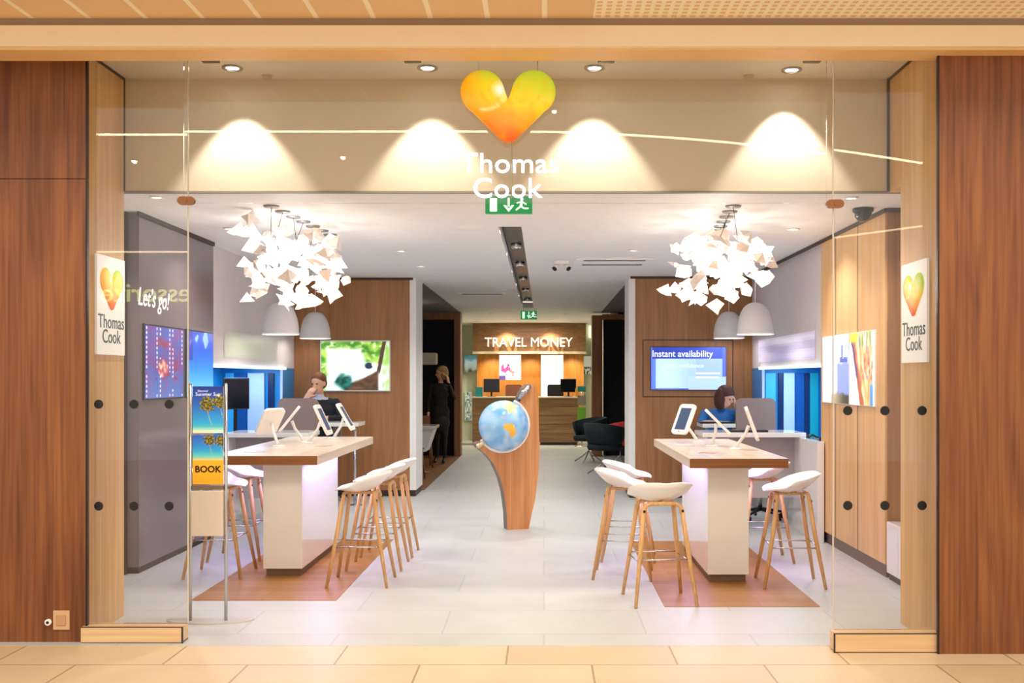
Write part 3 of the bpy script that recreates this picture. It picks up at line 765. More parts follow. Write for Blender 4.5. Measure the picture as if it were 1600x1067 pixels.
# ================================================================ BAR STOOLS
def make_stool():
    t = thing('bar_stool', '', 'bar stool', (0, 0, 0), 0, '')
    zb = .668; bm = bmesh.new(); nr, na = 9, 40; rings = []
    for r in range(nr + 1):
        f = r / nr; ring = []
        for k in range(na):
            a = 2 * PI * k / na; c, s = math.cos(a), math.sin(a)
            rx = (abs(c) ** 2.6 + abs(s) ** 2.6) ** (-1 / 2.6)
            x = .212 * rx * c * f; y = (.19 if s < 0 else .2) * rx * s * f
            H = .045 + .075 * max(-.35, s) + .03 * abs(c)
            z = zb + H * f ** 2.6 + (0 if s < 0 else .012 * f)
            if s > 0: y += .02 * f ** 5
            if s < -.3: z -= .02 * f ** 8 * (-s)
            ring.append((x, y, z))
        rings.append(ring)
    V = [[bm.verts.new(p) for p in (ring if i else ring[:1])] for i, ring in enumerate(rings)]
    for i in range(nr):
        for k in range(na):
            k2 = (k + 1) % na
            vs = [V[i][0], V[1][k], V[1][k2]] if i == 0 else [V[i][k], V[i + 1][k], V[i + 1][k2], V[i][k2]]
            bm.faces.new(vs)
    for f in bm.faces: f.smooth = True
    bmesh.ops.recalc_face_normals(bm, faces=bm.faces)
    bmesh.ops.solidify(bm, geom=bm.faces[:], thickness=-.009)
    me = bpy.data.meshes.new('seat'); bm.to_mesh(me); bm.free(); me.materials.append(PLASTW)
    for p in me.polygons: p.use_smooth = True
    o = bpy.data.objects.new('seat', me); COL.objects.link(o); o.parent = t
    # bent top rails joining the legs, under the seat
    m = MB()
    for s in (-1, 1):
        m.tube([(-.125, s * .115, .60), (-.12, s * .112, .645), (-.09, s * .11, .662), (0, s * .108, .664), (.09, s * .11, .662), (.12, s * .112, .645), (.125, s * .115, .60)], .0135, 8)
    m.box(-.02, .02, -.115, .115, .648, .668, .004)
    m.build('seat_frame', OAKLEG, t)
    for sx in (-1, 1):
        for s in (-1, 1):
            m = MB(); m.tube([(sx * .127, s * .113, .632), (sx * .155, s * .145, .40), (sx * .205, s * .215, 0)], [.0155, .0165, .0115], 10)
            m.build('leg', OAKLEG, t)
    m = MB()
    for z, kind in ((.30, 0), (.255, 1)):
        f = (.632 - z) / .632; X = .129 + f * .070; Y = .118 + f * .088
        if kind == 0: m.tube([(-X, -Y, z), (X, -Y, z)], .005, 8); m.tube([(-X, Y, z), (X, Y, z)], .005, 8)
        else: m.tube([(-X, -Y, z + .03), (-X, Y, z + .03)], .005, 8); m.tube([(X, -Y, z + .03), (X, Y, z + .03)], .005, 8)
    m.build('footrest', CHROME, t)
    for sx in (-1, 1):
        for s in (-1, 1):
            m = MB(); m.cone((sx * .13, s * .129, .615), (sx * .13, s * .134, .615), .009, .009, 10); m.build('screw', BLACK, t)
    return t
st0 = make_stool(); used = False
GL, GR_ = 'white shell bar stools around the left table', 'white shell bar stools around the right table'
for x, y, rz, lab, g in (
    (-1.335, 7.5, -PI / 2 , 'white shell bar stool nearest the doorway on the right side of the left table', GL),
    (-1.32, 8.14, -PI / 2 , 'middle white shell bar stool of the three on the right side of the left table', GL),
    (-1.31, 8.72, -PI / 2 , 'farthest white shell bar stool of the three on the right side of the left table', GL),
    (-2.47, 7.82, PI / 2, 'white shell bar stool behind the poster stand at the left table', GL),
    (-2.53, 8.55, PI / 2, 'farther white shell bar stool on the left side of the left table', GL),
    (.775, 6.9, PI + .12, 'white shell bar stool nearest the camera, seen from behind at the right table', GR_),
    (.60, 7.78, PI / 2 - .12, 'white shell bar stool behind the nearest one, left of the right table', GR_),
    (.70, 8.5, PI / 2 - .1, 'farthest white shell bar stool left of the right table, seat just visible', GR_),
    (1.79, 7.46, -PI / 2 - .05, 'white shell bar stool on the right side of the right table, nearest the oak wall', GR_),
    (1.80, 8.45, -PI / 2, 'farther white shell bar stool on the right side of the right table, mostly hidden', GR_)):
    # seat faces local -Y: rz turns it towards the table
    s = st0 if not used else copy_tree(st0); used = True
    on = (-2.38 < x < -1.4 and 6.9 < y < 9.5) or (.79 < x < 1.81 and 6.7 < y < 9.4)
    s.location = (x, y, .004 if (abs(x) > .6) else 0.002); s.rotation_euler = (0, 0, rz); s['label'] = lab; s['group'] = g

# ================================================================ TABLET STANDS AND LEAFLETS
def rbox(w, h, d, r=.03, n=5):
    pts = []
    for cx, cz, a0 in ((w / 2 - r, h / 2 - r, 0), (-w / 2 + r, h / 2 - r, 90), (-w / 2 + r, -h / 2 + r, 180), (w / 2 - r, -h / 2 + r, 270)):
        for k in range(n + 1):
            a = math.radians(a0 + 90 * k / n); pts.append((cx + r * math.cos(a), cz + r * math.sin(a)))
    m = MB(); m.prism(pts, -d / 2, d / 2); return m
def tablet_stand(x, y, ang, label, group, tilt=35, lean=.13, w=.20, h=.285):
    """arm leans towards heading ang; the tablet on it faces that way, tipped up by tilt degrees"""
    t = thing('tablet_stand', label, 'tablet', (x, y, .93), ang + PI / 2, group)   # local -Y = heading
    m = MB(); m.lathe([(0, 0), (.055, 0), (.055, .006), (.03, .012), (.0, .014)], seg=28); m.build('base', PLASTW, t)
    c = Vector((0, -lean, .205))
    m = MB(); m.tube([(0, 0, .008), (0, -lean * .25, .055), (0, -lean * .62, .12), (0, -lean * .9 + .01, .19)], [.016, .013, .012, .014], 10); m.build('arm', PLASTW, t)
    R = Matrix.Rotation(math.radians(-tilt), 3, 'X')
    o = rbox(w, h, .022, .035).build('tablet_case', PLASTW, t, c); o.rotation_euler = (math.radians(-tilt), 0, 0)
    m = MB(); m.box(-w * .33, w * .33, -.0125, -.0112, -h * .36, h * .36); m.build('screen', emat('tablet_screen', '2a3f5c', .5), o)
    m = MB(); m.cone((0, -.0122, -h * .42), (0, -.0114, -h * .42), .008, .008, 12); m.build('home_button', mat('button_grey', '8e8e90', .4), o)
    return t
GT = 'tablet stands on the left table'; GU = 'tablet stands on the right table'
tablet_stand(-2.22, 8.55, PI - .75, 'tablet stand with its broad pale back turned to the camera, leftmost on the left table', GT, 38, .12, .2, .27)
tablet_stand(-2.13, 9.1, PI + .2, 'tablet stand leaning left beside the grey chair back, seen edge on, on the left table', GT, 38)
tablet_stand(-2.06, 8.95, -.02, 'tablet stand leaning right with dark screen, below the seated person, on the left table', GT, 25)
tablet_stand(-1.98, 9.65, .02, 'rightmost tablet stand on the left table, dark screen tilted right', GT, 30, .11)
tablet_stand(1.37, 9.15, PI + .6, 'tablet stand turned left with blue screen, leftmost on the right table', GU, 25, .16)
tablet_stand(1.40, 8.55, -.14, 'tablet stand seen edge on in the middle of the right table', GU, 45, .05)
tablet_stand(1.53, 8.2, -.14, 'rightmost tablet stand on the right table, nearly upright and edge on', GU, 20)
def leaflet(x, y, z, rz, c, lab, grp, w=.1, h=.15):
    m = MB(); m.box(-w / 2, w / 2, -h / 2, h / 2, 0, .002); o = m.build('leaflet', c, None, (x, y, z), rz); tag(o, lab, 'leaflet', grp)
TAN = mat('tan_print', 'b99c88', .4); LIL = mat('lilac_print', 'c4c2cf', .4)
GLF = 'leaflets on the tables'
leaflet(-2.25, 7.95, .9305, .3, LIL, 'pale grey leaflet near the front of the left table', GLF, .16, .2)
leaflet(-1.85, 8.6, .9305, -.2, TAN, 'tan leaflet on the right edge of the left table', GLF)
leaflet(1.62, 8.1, .9305, .2, TAN, 'tan leaflet on the right edge of the right table', GLF)
leaflet(1.25, 7.8, .9305, -.3, TAN, 'tan leaflet near the front left of the right table', GLF, .12, .12)
leaflet(1.18, 8.7, .9305, .1, LIL, 'pale grey leaflet at the far left of the right table', GLF, .16, .2)

# ================================================================ POSTER STAND
DP = 6.3
def wx(px, D): return (px - 850) * D / 1600
def wz(py, D): return 1.5 - (py - 590) * D / 1600
px0, px1 = wx(297.5, DP), wx(353, DP); pcx = (px0 + px1) / 2; hw = (px1 - px0) / 2
t = thing('poster_stand', 'freestanding two pole stand with palm beach posters and a beige tray, left of the doorway', 'poster stand', (pcx, DP, 0))
for s in (-1, 1):
    m = MB(); m.cone((s * hw, 0, .008), (s * hw, 0, 1.462), .010, .010, 14); m.cone((s * hw, 0, 1.462), (s * hw, 0, 1.468), .011, .008, 14); m.build('pole', CHROME, t)
m = MB()
pts = [(.27 * math.cos(a), .05 + .13 * math.sin(a)) for a in [PI + k * PI / 20 for k in range(21)]] + [(.2, .09), (0, .05), (-.2, .09)]
m.prism(pts, 0, .009, plane='XY'); m.build('base', mat('pale_metal_base', 'cfcac2', .3, .3), t)
def palm(cx, cy, x, y, s):
    """leaf / trunk tests for a small palm"""
    dx, dy = (x - cx) / s, (y - cy) / s
    r = math.hypot(dx, dy); a = math.atan2(dy, dx)
    if r < .52 * (.5 + .5 * abs(math.sin(a * 4.5 + .6 + 1.5 * r))) and dy > -.36: return mixc(hx('333f16'), hx('b8922e'), .35 + 1.7 * nz(x, y, 22))
    if -1.1 < dy < 0 and abs(dx - .12 * dy * dy * 2) < .028: return hx('7fb0a8') if dy < -.6 else hx('9a8a66')
    return None
def beach(u, v, top=True):
    x, y = u, v * 1.35
    if top:
        base_ = grad([(0, 'f0e2b0'), (.06, 'b9dcc0'), (.14, '49b3c0'), (.22, '2f9fcf'), (.5, '2273c4'), (.8, '23479a'), (1, '1d2f80')], v)
        for c in ((.48, .82, .55), (.9, .9, .5)):
            q = palm(c[0], c[1], x, y, c[2])
            if q: return q
        if math.hypot(u - .85, (v - .72) * 1.1) < .1: return hx('f3dcd8')
    else:
        base_ = grad([(0, 'e79a14'), (.48, 'f0a820'), (.50, 'cfc58c'), (.58, '5cc0b8'), (.68, '2a9cc8'), (.82, '2c78c8'), (1, '2a5cb0')], v)
        for c in ((.55, 1.22, .42), (.92, 1.2, .4)):
            q = palm(c[0], c[1], x, y, c[2])
            if q and v > .5: return q
    return base_
def bz(py): return wz(py, DP)
for (ya, yb, top) in ((603, 676, True), (679, 756, False)):
    H = bz(ya) - bz(yb); zc = (bz(ya) + bz(yb)) / 2; W = 2 * hw - .03
    m = MB(); m.box(-W / 2, W / 2, -.004, .004, -H / 2, H / 2); p = m.build('poster_panel', PLASTW, t, (0, 0, zc))
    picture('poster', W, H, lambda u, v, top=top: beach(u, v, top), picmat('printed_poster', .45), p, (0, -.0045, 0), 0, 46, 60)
    if top: text('lettering', 'Summer Sun', .030, emat('print_white', 'dfe6ff', .5), p, (0, -.005, H * .33), depth=.0005); text('lettering', 'Discover', .018, MATS['print_white'], p, (-.03, -.005, H * .40), depth=.0005)
    else: text('lettering', 'BOOK', .056, mat('print_dark', '2b1408', .5), p, (0, -.005, -H * .2), depth=.0005, bold=.0018)
m = MB(); m.box(-hw + .012, hw - .012, -.012, .005, bz(764), bz(758), .001); m.build('clip_bar', mat('taupe_bar', '7c6a5c', .4), t)
m = MB(); m.box(-hw + .012, hw - .012, -.03, .012, bz(836), bz(766), .003); m.build('brochure_tray', mat('tray_beige', 'e3d3c3', .35, noise_amt=.02), t)

# ================================================================ GLOBE STAND
DG = 10.2
gx = -.32; grz = math.radians(17)
t = thing('globe_stand', 'tall shaped wooden stand holding a lit globe in the middle of the walkway', 'globe stand', (gx, DG, 0), grz)
def g2(px, py): return ((px - 850) * DG / 1600 - gx) / math.cos(grz) * 1.0, 1.5 - (py - 590) * DG / 1600
R_ = 39 * DG / 1600; gc = g2(783, 663)
left = [g2(*p) for p in ((790, 826), (789, 800), (785, 768), (779, 745), (769, 722), (757, 707), (745, 697), (741, 691), (748, 688))]
arc = []
for k in range(0, 25):
    a = math.radians(218 + (408 - 218) * k / 24); arc.append((gc[0] + (R_ + .012) * math.cos(a), gc[1] + (R_ + .012) * math.sin(a)))
right = [g2(*p) for p in ((808, 620), (815, 606), (823, 600), (831, 599), (835, 612), (838, 645), (840, 700), (838, 740), (833, 780), (827, 805), (823, 826))]
out = left + arc + right
m = MB(); m.prism(out, -.07, .07, side_mi=1); m.build('body', [STANDWOOD, mat('stand_edge_grey', '6a5f5a', .4)], t)
m = MB()
mm = [(R_ + .002, -.02), (R_ + .016, -.02), (R_ + .016, .02), (R_ + .002, .02)]
seg = []
for k in range(0, 41):
    a = math.radians(212 + (425 - 212) * k / 40); seg.append((gc[0] + (R_ + .012) * math.cos(a), -.085, gc[1] + (R_ + .012) * math.sin(a)))
m.tube(seg, .016, 8); m.build('ring', PLASTW, t)
bm = bmesh.new(); lay = bm.loops.layers.color.new('picture')
bmesh.ops.create_uvsphere(bm, u_segments=96, v_segments=60, radius=R_ - .004)
for f in bm.faces:
    f.smooth = True; c = f.calc_center_median().normalized(); x, z = c.x, c.z
    colr = mixc(hx('5d9ed0'), hx('a9cfe6'), .45 + .8 * nz(x, z, 2.2, c.y))
    colr = mixc(colr, hx('c9c6d8'), max(0, nz(x * 1.5, z * 1.5, 2.6, 9 + c.y) * 1.2))
    if math.hypot((x + .0) * 1.1 - .1, z - .78) + .25 * nz(x, z, 6) < .26: colr = hx('d8d890')
    w1, w2 = .05 * nz(x, z, 9, 2), .05 * nz(x, z, 9, 6)
    if c.y < 0 and (math.hypot((x + .04 + w1) / .23, (z + .02 + w2) / .15) < 1 or math.hypot((x - .12 + w2) / .13, (z + .22 + w1) / .23) < 1): colr = hx('e9b040')
    for q in f.loops: q[lay] = (*[max(0, min(1, k)) for k in colr], 1)
me = bpy.data.meshes.new('globe'); bm.to_mesh(me); bm.free(); me.materials.append(picmat('lit_globe', .2, .25))
o = bpy.data.objects.new('globe', me); COL.objects.link(o); o.parent = t; o.location = (gc[0], -.10, gc[1])
m = MB(); a = g2(806, 622); b_ = g2(824, 603); m.tube([(a[0], -.1, a[1]), ((a[0] + b_[0]) / 2 - .01, -.12, (a[1] + b_[1]) / 2), (b_[0], -.09, b_[1])], [.014, .026, .02], 10)
c_ = g2(812, 612); m.ball((c_[0], -.13, c_[1]), .026, 2); m.build('axis_clamp', CHROME, t)
m = MB(); a = g2(757, 687); b_ = g2(744, 694); m.tube([(a[0], -.12, a[1]), (b_[0], -.12, b_[1])], [.012, .022], 10); m.ball((b_[0], -.12, b_[1]), .024, 2); m.build('axis_clamp', mat('clamp_beige', 'd8c8ae', .3, .3), t)
m = MB(); a = g2(757, 687); m.ball((a[0] + .02, -.15, a[1] + .01), .012, 1); a = g2(806, 624); m.ball((a[0], -.14, a[1]), .014, 1); m.build('axis_cap', BLACK, t)

# ================================================================ WALL SCREENS
def screen(label, X, Y, z, W, H, rz, fn, nx=110, ny=66, frame=BLACK, st=.9, bez=.012):
    t = thing('wall_screen', label, 'screen', (X, Y, z), rz)
    m = MB(); m.box(-W / 2 - bez, W / 2 + bez, 0, .03, -H / 2 - bez, H / 2 + bez, .003); m.build('frame', frame, t)
    picture('display', W, H, fn, picmat('lit_display_%g' % st, st), t, (0, -.0015, 0), 0, nx, ny)
    return t
def sm(a, b, x): t = max(0, min(1, (x - a) / (b - a))); return t * t * (3 - 2 * t)
def f_boat(u, v):
    w_ = u + .05 * nz(u, v, 6); q = v + .06 * nz(u, v, 5, 3)
    pale = mixc(hx('d4ecf2'), hx('f0fbff'), .5 + nz(u, v, 3))
    gr = mixc(mixc(hx('3f8c22'), hx('a9d84e'), .5 + nz(u, v, 7) * 1.3), hx('e4f6b8'), max(0, nz(u, v, 16, 5)) * 1.6)
    k = max(sm(.80, .92, q), sm(.13, .05, w_), sm(.60, .68, w_) * sm(.46, .62, q), sm(.55, .6, w_) * sm(.7, .8, q))
    g = mixc(pale, gr, k)
    if u > .9: g = mixc(g, mixc(hx('9fd860'), hx('f2fff4'), .5 + nz(u * 3, v, 6) * 1.5), .9)
    g = mixc(g, mixc(hx('46301f'), hx('6b4a34'), .5 + nz(u, v, 12)), sm(.0, .05, (.06 + .62 * (u - .30)) - abs(v - .02) + .03 * nz(u, v, 9)) * sm(.30, .36, u) * sm(.86, .82, u) * sm(.48, .42, v))
    g = mixc(g, mixc(hx('1c7a70'), hx('0f3f34'), .5 + nz(u, v, 14) * 1.4), sm(.16, .08, math.hypot(u - .33, (v - .18) * .8) + .05 * nz(u, v, 9)))
    g = mixc(g, hx('53382a'), sm(.035, .02, abs(u - (.93 - .14 * (1 - v)))) * sm(.3, .4, v))
    g = mixc(g, hx('1c2a4c'), sm(.07, .045, math.hypot(u - .70, (v - .50) * .9))); g = mixc(g, hx('efe2da'), sm(.06, .04, math.hypot(u - .79, (v - .52) * 1.3)))
    return g
def cxz(px0_, px1_, py0_, py1_, D): return wx((px0_ + px1_) / 2, D), wz((py0_ + py1_) / 2, D), (px1_ - px0_) * D / 1600, (py1_ - py0_) * D / 1600
X, Z, W, H = cxz(502, 608, 533, 609, 12.94)
screen('wall screen showing a boat among green trees on the left wood wall', X, 12.94, Z, W, H, 0, f_boat, st=.6, frame=mat('silver_frame', 'd4dcd4', .3), bez=.015)
def f_avail(u, v):
    g = mixc(hx('5a7ee6'), hx('7ea2f2'), u)
    if v > .72: g = mixc(hx('2238a0'), hx('3b54c4'), u)
    elif .06 < u < .95: g = mixc(hx('9ebcff'), hx('b9dcf8'), .5 + .5 * math.sin(u * 8)) if u < .6 else hx('93b0f4')
    if u > .95 or v < .03 or u < .02: g = hx('5068d8')
    if v < .3 and u > .5: g = hx('a6c4f6')
    return g
X, Z, W, H = cxz(1017, 1134, 542, 608, 12.78)
t = screen('blue wall screen reading Instant availability on the right wood wall', X, 12.77, Z, W, H, 0, f_avail, st=.85, bez=.006)
TW = emat('screen_text', 'f4f6ff', .9)
text('lettering', 'Instant availability', .115, TW, t, (-.455, -.003, H * .34), depth=.0004, align='LEFT', bold=.001, sx=.93)
text('lettering', 'with confidence', .075, emat('screen_text_pale', 'cfe0ff', .9), t, (-.05, -.003, H * .06), depth=.0004, align='CENTER')
for k, (a, b2) in enumerate(((.1, .42), (.1, .40))):
    m = MB(); m.box(a * W, b2 * W, -.0035, -.002, -.07 - .05 * k, -.055 - .05 * k); m.build('text_line', MATS['screen_text'], t)
# groove frame round it
X2, Z2, W2, H2 = cxz(1004, 1146, 530, 620, 12.79)
m = MB()
for b in ((-W2 / 2, W2 / 2, H2 / 2 - .012, H2 / 2), (-W2 / 2, W2 / 2, -H2 / 2, -H2 / 2 + .012), (-W2 / 2, -W2 / 2 + .012, -H2 / 2 + .012, H2 / 2 - .012), (W2 / 2 - .012, W2 / 2, -H2 / 2 + .012, H2 / 2 - .012)):
    m.box(b[0], b[1], -.004, .0, b[2], b[3])
o = m.build('screen_surround', DARKB, None, (X2, 12.7995, Z2)); tag(o, 'thin dark rectangular surround around the blue screen on the right wood wall', 'frame')
# left grey wall screens
def f_party(u, v):
    g = mixc(hx('3c4c9c'), hx('6a3a84'), .5 + nz(u, v, 5) * 1.3); g = mixc(g, hx('4f8fd0'), max(0, .5 - v))
    if .25 < u < .85 and .25 < v < .85 and nz(u, v, 7, 4) > .1: g = hx('7c2a5c')
    col_ = int(u * 9); 
    if math.hypot((u * 12) % 1 - .5, ((v * 15) % 1 - .5) * .7) < .2 and (col_ % 3 != 1) and (nz(col_, v, 2) > -.15): g = hx('d9d0f0')
    if math.hypot(u - .45, v - .42) < .13: g = mixc(hx('8c1f44'), hx('e8c8a8'), .5 + nz(u, v, 14))
    return g
def f_sea(u, v):
    g = grad([(0, '8cc6dc'), (.15, '5fb4d4'), (.4, '2f86d8'), (.7, '1f56d0'), (1, '1c3cb4')], v)
    if nz(u, v, 5, 7) > .28 and v > .6: g = hx('78a8f0')
    if u < .22 and v > .55: g = mixc(g, hx('3c2a80'), .6)
    return g
screen('purple and blue wall screen on the grey wall, nearer of the two', -3.085, (7.9 + 8.77) / 2, 1.625, .84, .57, PI / 2, f_party, 130, 90, st=.55)
screen('deep blue sea wall screen on the grey wall, farther of the two', -3.085, (8.83 + 9.56) / 2, 1.625, .70, .57, PI / 2, f_sea, 60, 40, st=.7)
ln = thing('wall_lettering', 'white handwritten style slogan on the grey wall above the screens', 'lettering', (-3.098, 8.1, 2.12), PI / 2)
text('lettering', "Let's go!", .2, emat('slogan_white', 'f0e8ea', .45), ln, (.03, 0, 0), depth=.001, shear=.25, sx=.95, bold=.001)
# right oak wall screens
def f_tower(u, v):
    g = mixc(hx('e2e8f8'), hx('a8b2e6'), .2 + .8 * u * v + .35 * nz(u, v, 3))
    g = mixc(g, hx('8494d8'), sm(.55, .62, u) * sm(.62, .56, v + .04 * nz(u, v, 8)))
    g = mixc(g, mixc(hx('b5a888'), hx('34301f'), sm(.4, .95, u)), sm(.17, .1, v + .05 * nz(u, v, 9)) * sm(.28, .4, u))
    g = mixc(g, hx('3a4c9c'), sm(.022, .012, abs(u - .76)) * sm(.6, .63, v) * sm(.87, .83, v))
    g = mixc(g, hx('4a5cb0'), sm(.15, .12, abs(u - .82)) * sm(.04, .025, abs(v - .63 + .02 * nz(u, v, 20))))
    return g
def f_feet(u, v):
    n1 = nz(u * 2, v * 1.5, 5); c = .10 + .42 * (1 - v) + .03 * n1
    g = mixc(hx('dfeee8'), hx('f4faf6'), .5 + n1)
    g = mixc(g, mixc(hx('6f7c38'), hx('f0f2d8'), .5 + nz(u * 5, v, 4, 8) * 1.6), sm(.55, .7, v) * sm(.15, .25, u))
    right = sm(c, c + .06, u)
    g = mixc(g, mixc(hx('d9954a'), hx('f6dcb8'), .5 + 1.3 * nz(u * 3, v, 4)), right * sm(.95, .9, u) * sm(.85, .7, v))
    g = mixc(g, mixc(hx('b84a3e'), hx('f2b0a2'), .5 + nz(u, v, 15)), sm(-.05, .1, nz(u * 2.4, v, 5, 3)) * sm(.45, .55, u) * sm(.3, .4, v) * sm(.85, .75, v))
    band = sm(.10, .06, abs(u - c))
    g = mixc(g, mixc(hx('a85a34'), mixc(hx('54286a'), hx('b8683c'), sm(c - .03, c + .03, u)), sm(.25, .5, v)), band)
    g = mixc(g, hx('e8b82c'), sm(.38, .3, u) * sm(.84, .9, v)); g = mixc(g, hx('4d8cc8'), sm(.8, .86, u) * sm(.34, .24, v))
    return mixc(g, hx('ecefe6'), sm(.94, .97, u))
screen('pale blue skyline wall screen on the right oak wall, farther of the two', 2.545, (9.36 + 8.54) / 2, 1.575, .80, .585, -PI / 2, f_tower, 60, 40, PLASTW, .75, .006)
screen('colourful orange and white wall screen on the right oak wall, nearer of the two', 2.545, (8.52 + 7.89) / 2, 1.575, .63, .585, -PI / 2, f_feet, 60, 50, PLASTW, .8, .006)

# white low cabinet by the right wall
t = thing('low_cabinet', 'low white cabinet with dark toe space at the foot of the right oak wall', 'cabinet', (2.8, 7.4, 0))
m = MB(); m.box(-.24, .24, -.24, .25, .05, .43, .003); m.build('body', GLOSSW, t)
m = MB(); m.box(-.225, .22, -.23, .24, 0, .05); m.build('plinth', DARKB, t)
m = MB(); m.box(-.243, -.24, -.22, .0, .07, .41); m.box(-.243, -.24, .01, .23, .07, .41); m.build('door', GLOSSW, t)
# ================================================================ DESKS, CHAIRS, MONITORS
def office_chair(x, y, rz, label, group='office chairs behind the desks', fabric=None, zs=.56, bw=.43, bh=.50, back0=.78):
    t = thing('office_chair', label, 'office chair', (x, y, 0), rz, group)
    F = fabric or GREYF
    o = rbox(bw, .42, .07, .06).build('seat', F, t, (0, 0, zs)); o.rotation_euler = (PI / 2, 0, 0)
    o = rbox(bw, bh, .05, .06).build('backrest', F, t, (0, .22, back0 + bh / 2)); o.rotation_euler = (math.radians(-6), 0, 0)
    m = MB(); m.tube([(0, .1, zs - .04), (0, .24, zs - .02), (0, .27, back0 + .1)], .02, 8); m.build('back_bracket', BLACK, t)
    m = MB(); m.cone((0, 0, .1), (0, 0, zs - .03), .025, .02, 12); m.cone((0, 0, zs - .05), (0, 0, zs - .03), .09, .1, 14); m.build('column', CHROME, t)
    for k in range(5):
        a = 2 * PI * k / 5 + .3; c, s_ = math.cos(a), math.sin(a)
        m = MB(); m.tube([(0, 0, .11), (.26 * c, .26 * s_, .07)], [.022, .012], 8); l = m.build('leg', BLACK, t)
        m = MB(); m.cone((.26 * c - .012 * s_, .26 * s_ + .012 * c, .028), (.26 * c + .012 * s_, .26 * s_ - .012 * c, .028), .028, .028, 14); m.cone((.26 * c, .26 * s_, .03), (.26 * c, .26 * s_, .07), .006, .006, 6); m.build('castor', BLACK, l)
    return t
def monitor(x, y, z, rz, label, w=.42, h=.30, group=None, lit=None, up=0):
    t = thing('monitor', label, 'monitor', (x, y, z), rz, group)
    m = MB(); m.box(-w / 2, w / 2, -.02, .015, .1 + up, .1 + up + h, .006); m.build('housing', BLACK, t)
    m = MB(); m.box(-w / 2 + .012, w / 2 - .012, -.0215, -.02, .112 + up, .1 + up + h - .012); m.build('screen', lit or mat('dark_screen', '0a0d14', .15), t)
    m = MB(); m.box(-.02, .02, .012, .03, .01, .2 + up); m.lathe([(0, 0), (.1, 0), (.1, .008), (0, .012)]); m.build('stand', BLACK, t)
    return t
def desk(x0, x1, y0, y1, z, label, front=True):
    cx, cy = (x0 + x1) / 2, (y0 + y1) / 2
    t = thing('desk', label, 'desk', (cx, cy, 0)); hx_, hy = (x1 - x0) / 2, (y1 - y0) / 2
    m = MB(); m.box(-hx_, hx_, -hy, hy, z - .045, z, .003); m.build('worktop', GLOSSW, t)
    m = MB(); m.box(-hx_ + .02, -hx_ + .05, -hy + .03, hy - .03, 0, z - .045); m.build('side_panel', GLOSSW, t)
    m = MB(); m.box(hx_ - .05, hx_ - .02, -hy + .03, hy - .03, 0, z - .045); m.build('side_panel', GLOSSW, t)
    if front:
        m = MB(); m.box(-hx_ + .05, hx_ - .05, -.01, .01, .3, z - .045); m.build('modesty_panel', mat('grey_panel', 'b5adab', .35), t)
    return t
desk(-3.13, -2.3, 9.98, 10.5, .965, 'white desk beside the left blue bay in front of the grey chair')
desk(1.55, 2.56, 10.0, 10.55, .965, 'white desk beside the right blue bay in front of the grey chair')
# right desk: white side return towards the camera
m = MB(); m.box(-.03, .03, -.33, .33, 0, .92, .003)
tag(m.build('side_return', GLOSSW, None, (2.52, 9.65, 0)), 'white upright end panel between the right desk and the oak wall', 'panel')
office_chair(-2.66, 10.85, PI + PI, 'taupe office chair back standing above the left white desk', zs=.6)
office_chair(2.30, 10.9, PI + PI, 'taupe office chair back standing above the right white desk', zs=.6)
# small consultation tops the staff sit at
def side_table(x0, x1, y0, y1, z, legx, label):
    cx, cy = (x0 + x1) / 2, (y0 + y1) / 2
    t = thing('side_table', label, 'table', (cx, cy, 0), 0)
    m = MB(); m.box(x0 - cx, x1 - cx, y0 - cy, y1 - cy, z - .045, z, .004); m.build('tabletop', GLOSSW, t)
    for lx in legx:
        m = MB(); m.cone((lx - cx, 0, .01), (lx - cx, 0, z - .045), .016, .016, 12); m.lathe([(0, 0), (.09, 0), (.09, .01), (0, .014)], (lx - cx, 0, 0), 20); m.build('leg', CHROME, t)
    return t
side_table(-2.95, -2.14, 11.8, 12.25, .985, (-2.22, -2.85), 'small white table with a slim steel leg before the person in the dark jacket')
side_table(1.82, 2.5, 11.75, 12.2, .975, (1.9, 2.4), 'small white table the person in blue leans on')
for x, y, z, l in ((2.0, 11.85, .975, 'black keyboard on the white table before the person in blue'), (2.02, 10.2, .965, 'black keyboard on the right white desk')):
    m = MB(); m.box(-.2, .2, -.065, .065, 0, .018, .003); tag(m.build('keyboard', BLACK, None, (x, y, z)), l, 'keyboard')
monitor(-3.52, 11.7, .762, .6, 'black monitor inside the left blue desk bay', .30, .36, up=.28)
for sx, y in ((-1, 10.5), (1, 11.2)):
    sd = 'left' if sx < 0 else 'right'
    t = thing('desk_phone', 'black desk phone on the worktop of the %s blue bay' % sd, 'phone', ((-3.38 if sx < 0 else 2.92), y, .76), .3 * sx)
    m = MB(); m.prism([(-.1, 0), (.1, 0), (.1, .03), (-.1, .09)], -.09, .09); m.build('body', BLACK, t)
    m = MB(); m.tube([(-.09, -.07, .1), (-.03, -.075, .12), (.04, -.075, .09), (.09, -.07, .07)], [.022, .012, .012, .022], 8); m.build('handset', BLACK, t)
m = MB(); m.lathe([(.035, 0), (.04, .11), (.036, .11), (.032, .005), (0, .005)]); tag(m.build('pen_pot', mat('amber_pot', '6e4a30', .4), None, (2.85, 10.75, .76)), 'small brown pot on the worktop of the right blue bay', 'pot')

# ---------------- rear: travel money kiosk
t = thing('travel_money_kiosk', 'far wooden kiosk with lit TRAVEL MONEY sign over an orange wood back wall', 'kiosk', (-.33, 24.2, 0))
def K(px, D=23.6): return wx(px, D) + .33
kz = lambda py, D=23.6: wz(py, D)
m = MB(); m.box(K(742), K(914), .1, .2, .0, kz(548)); m.build('back_panel', TRAVELWOOD, t)
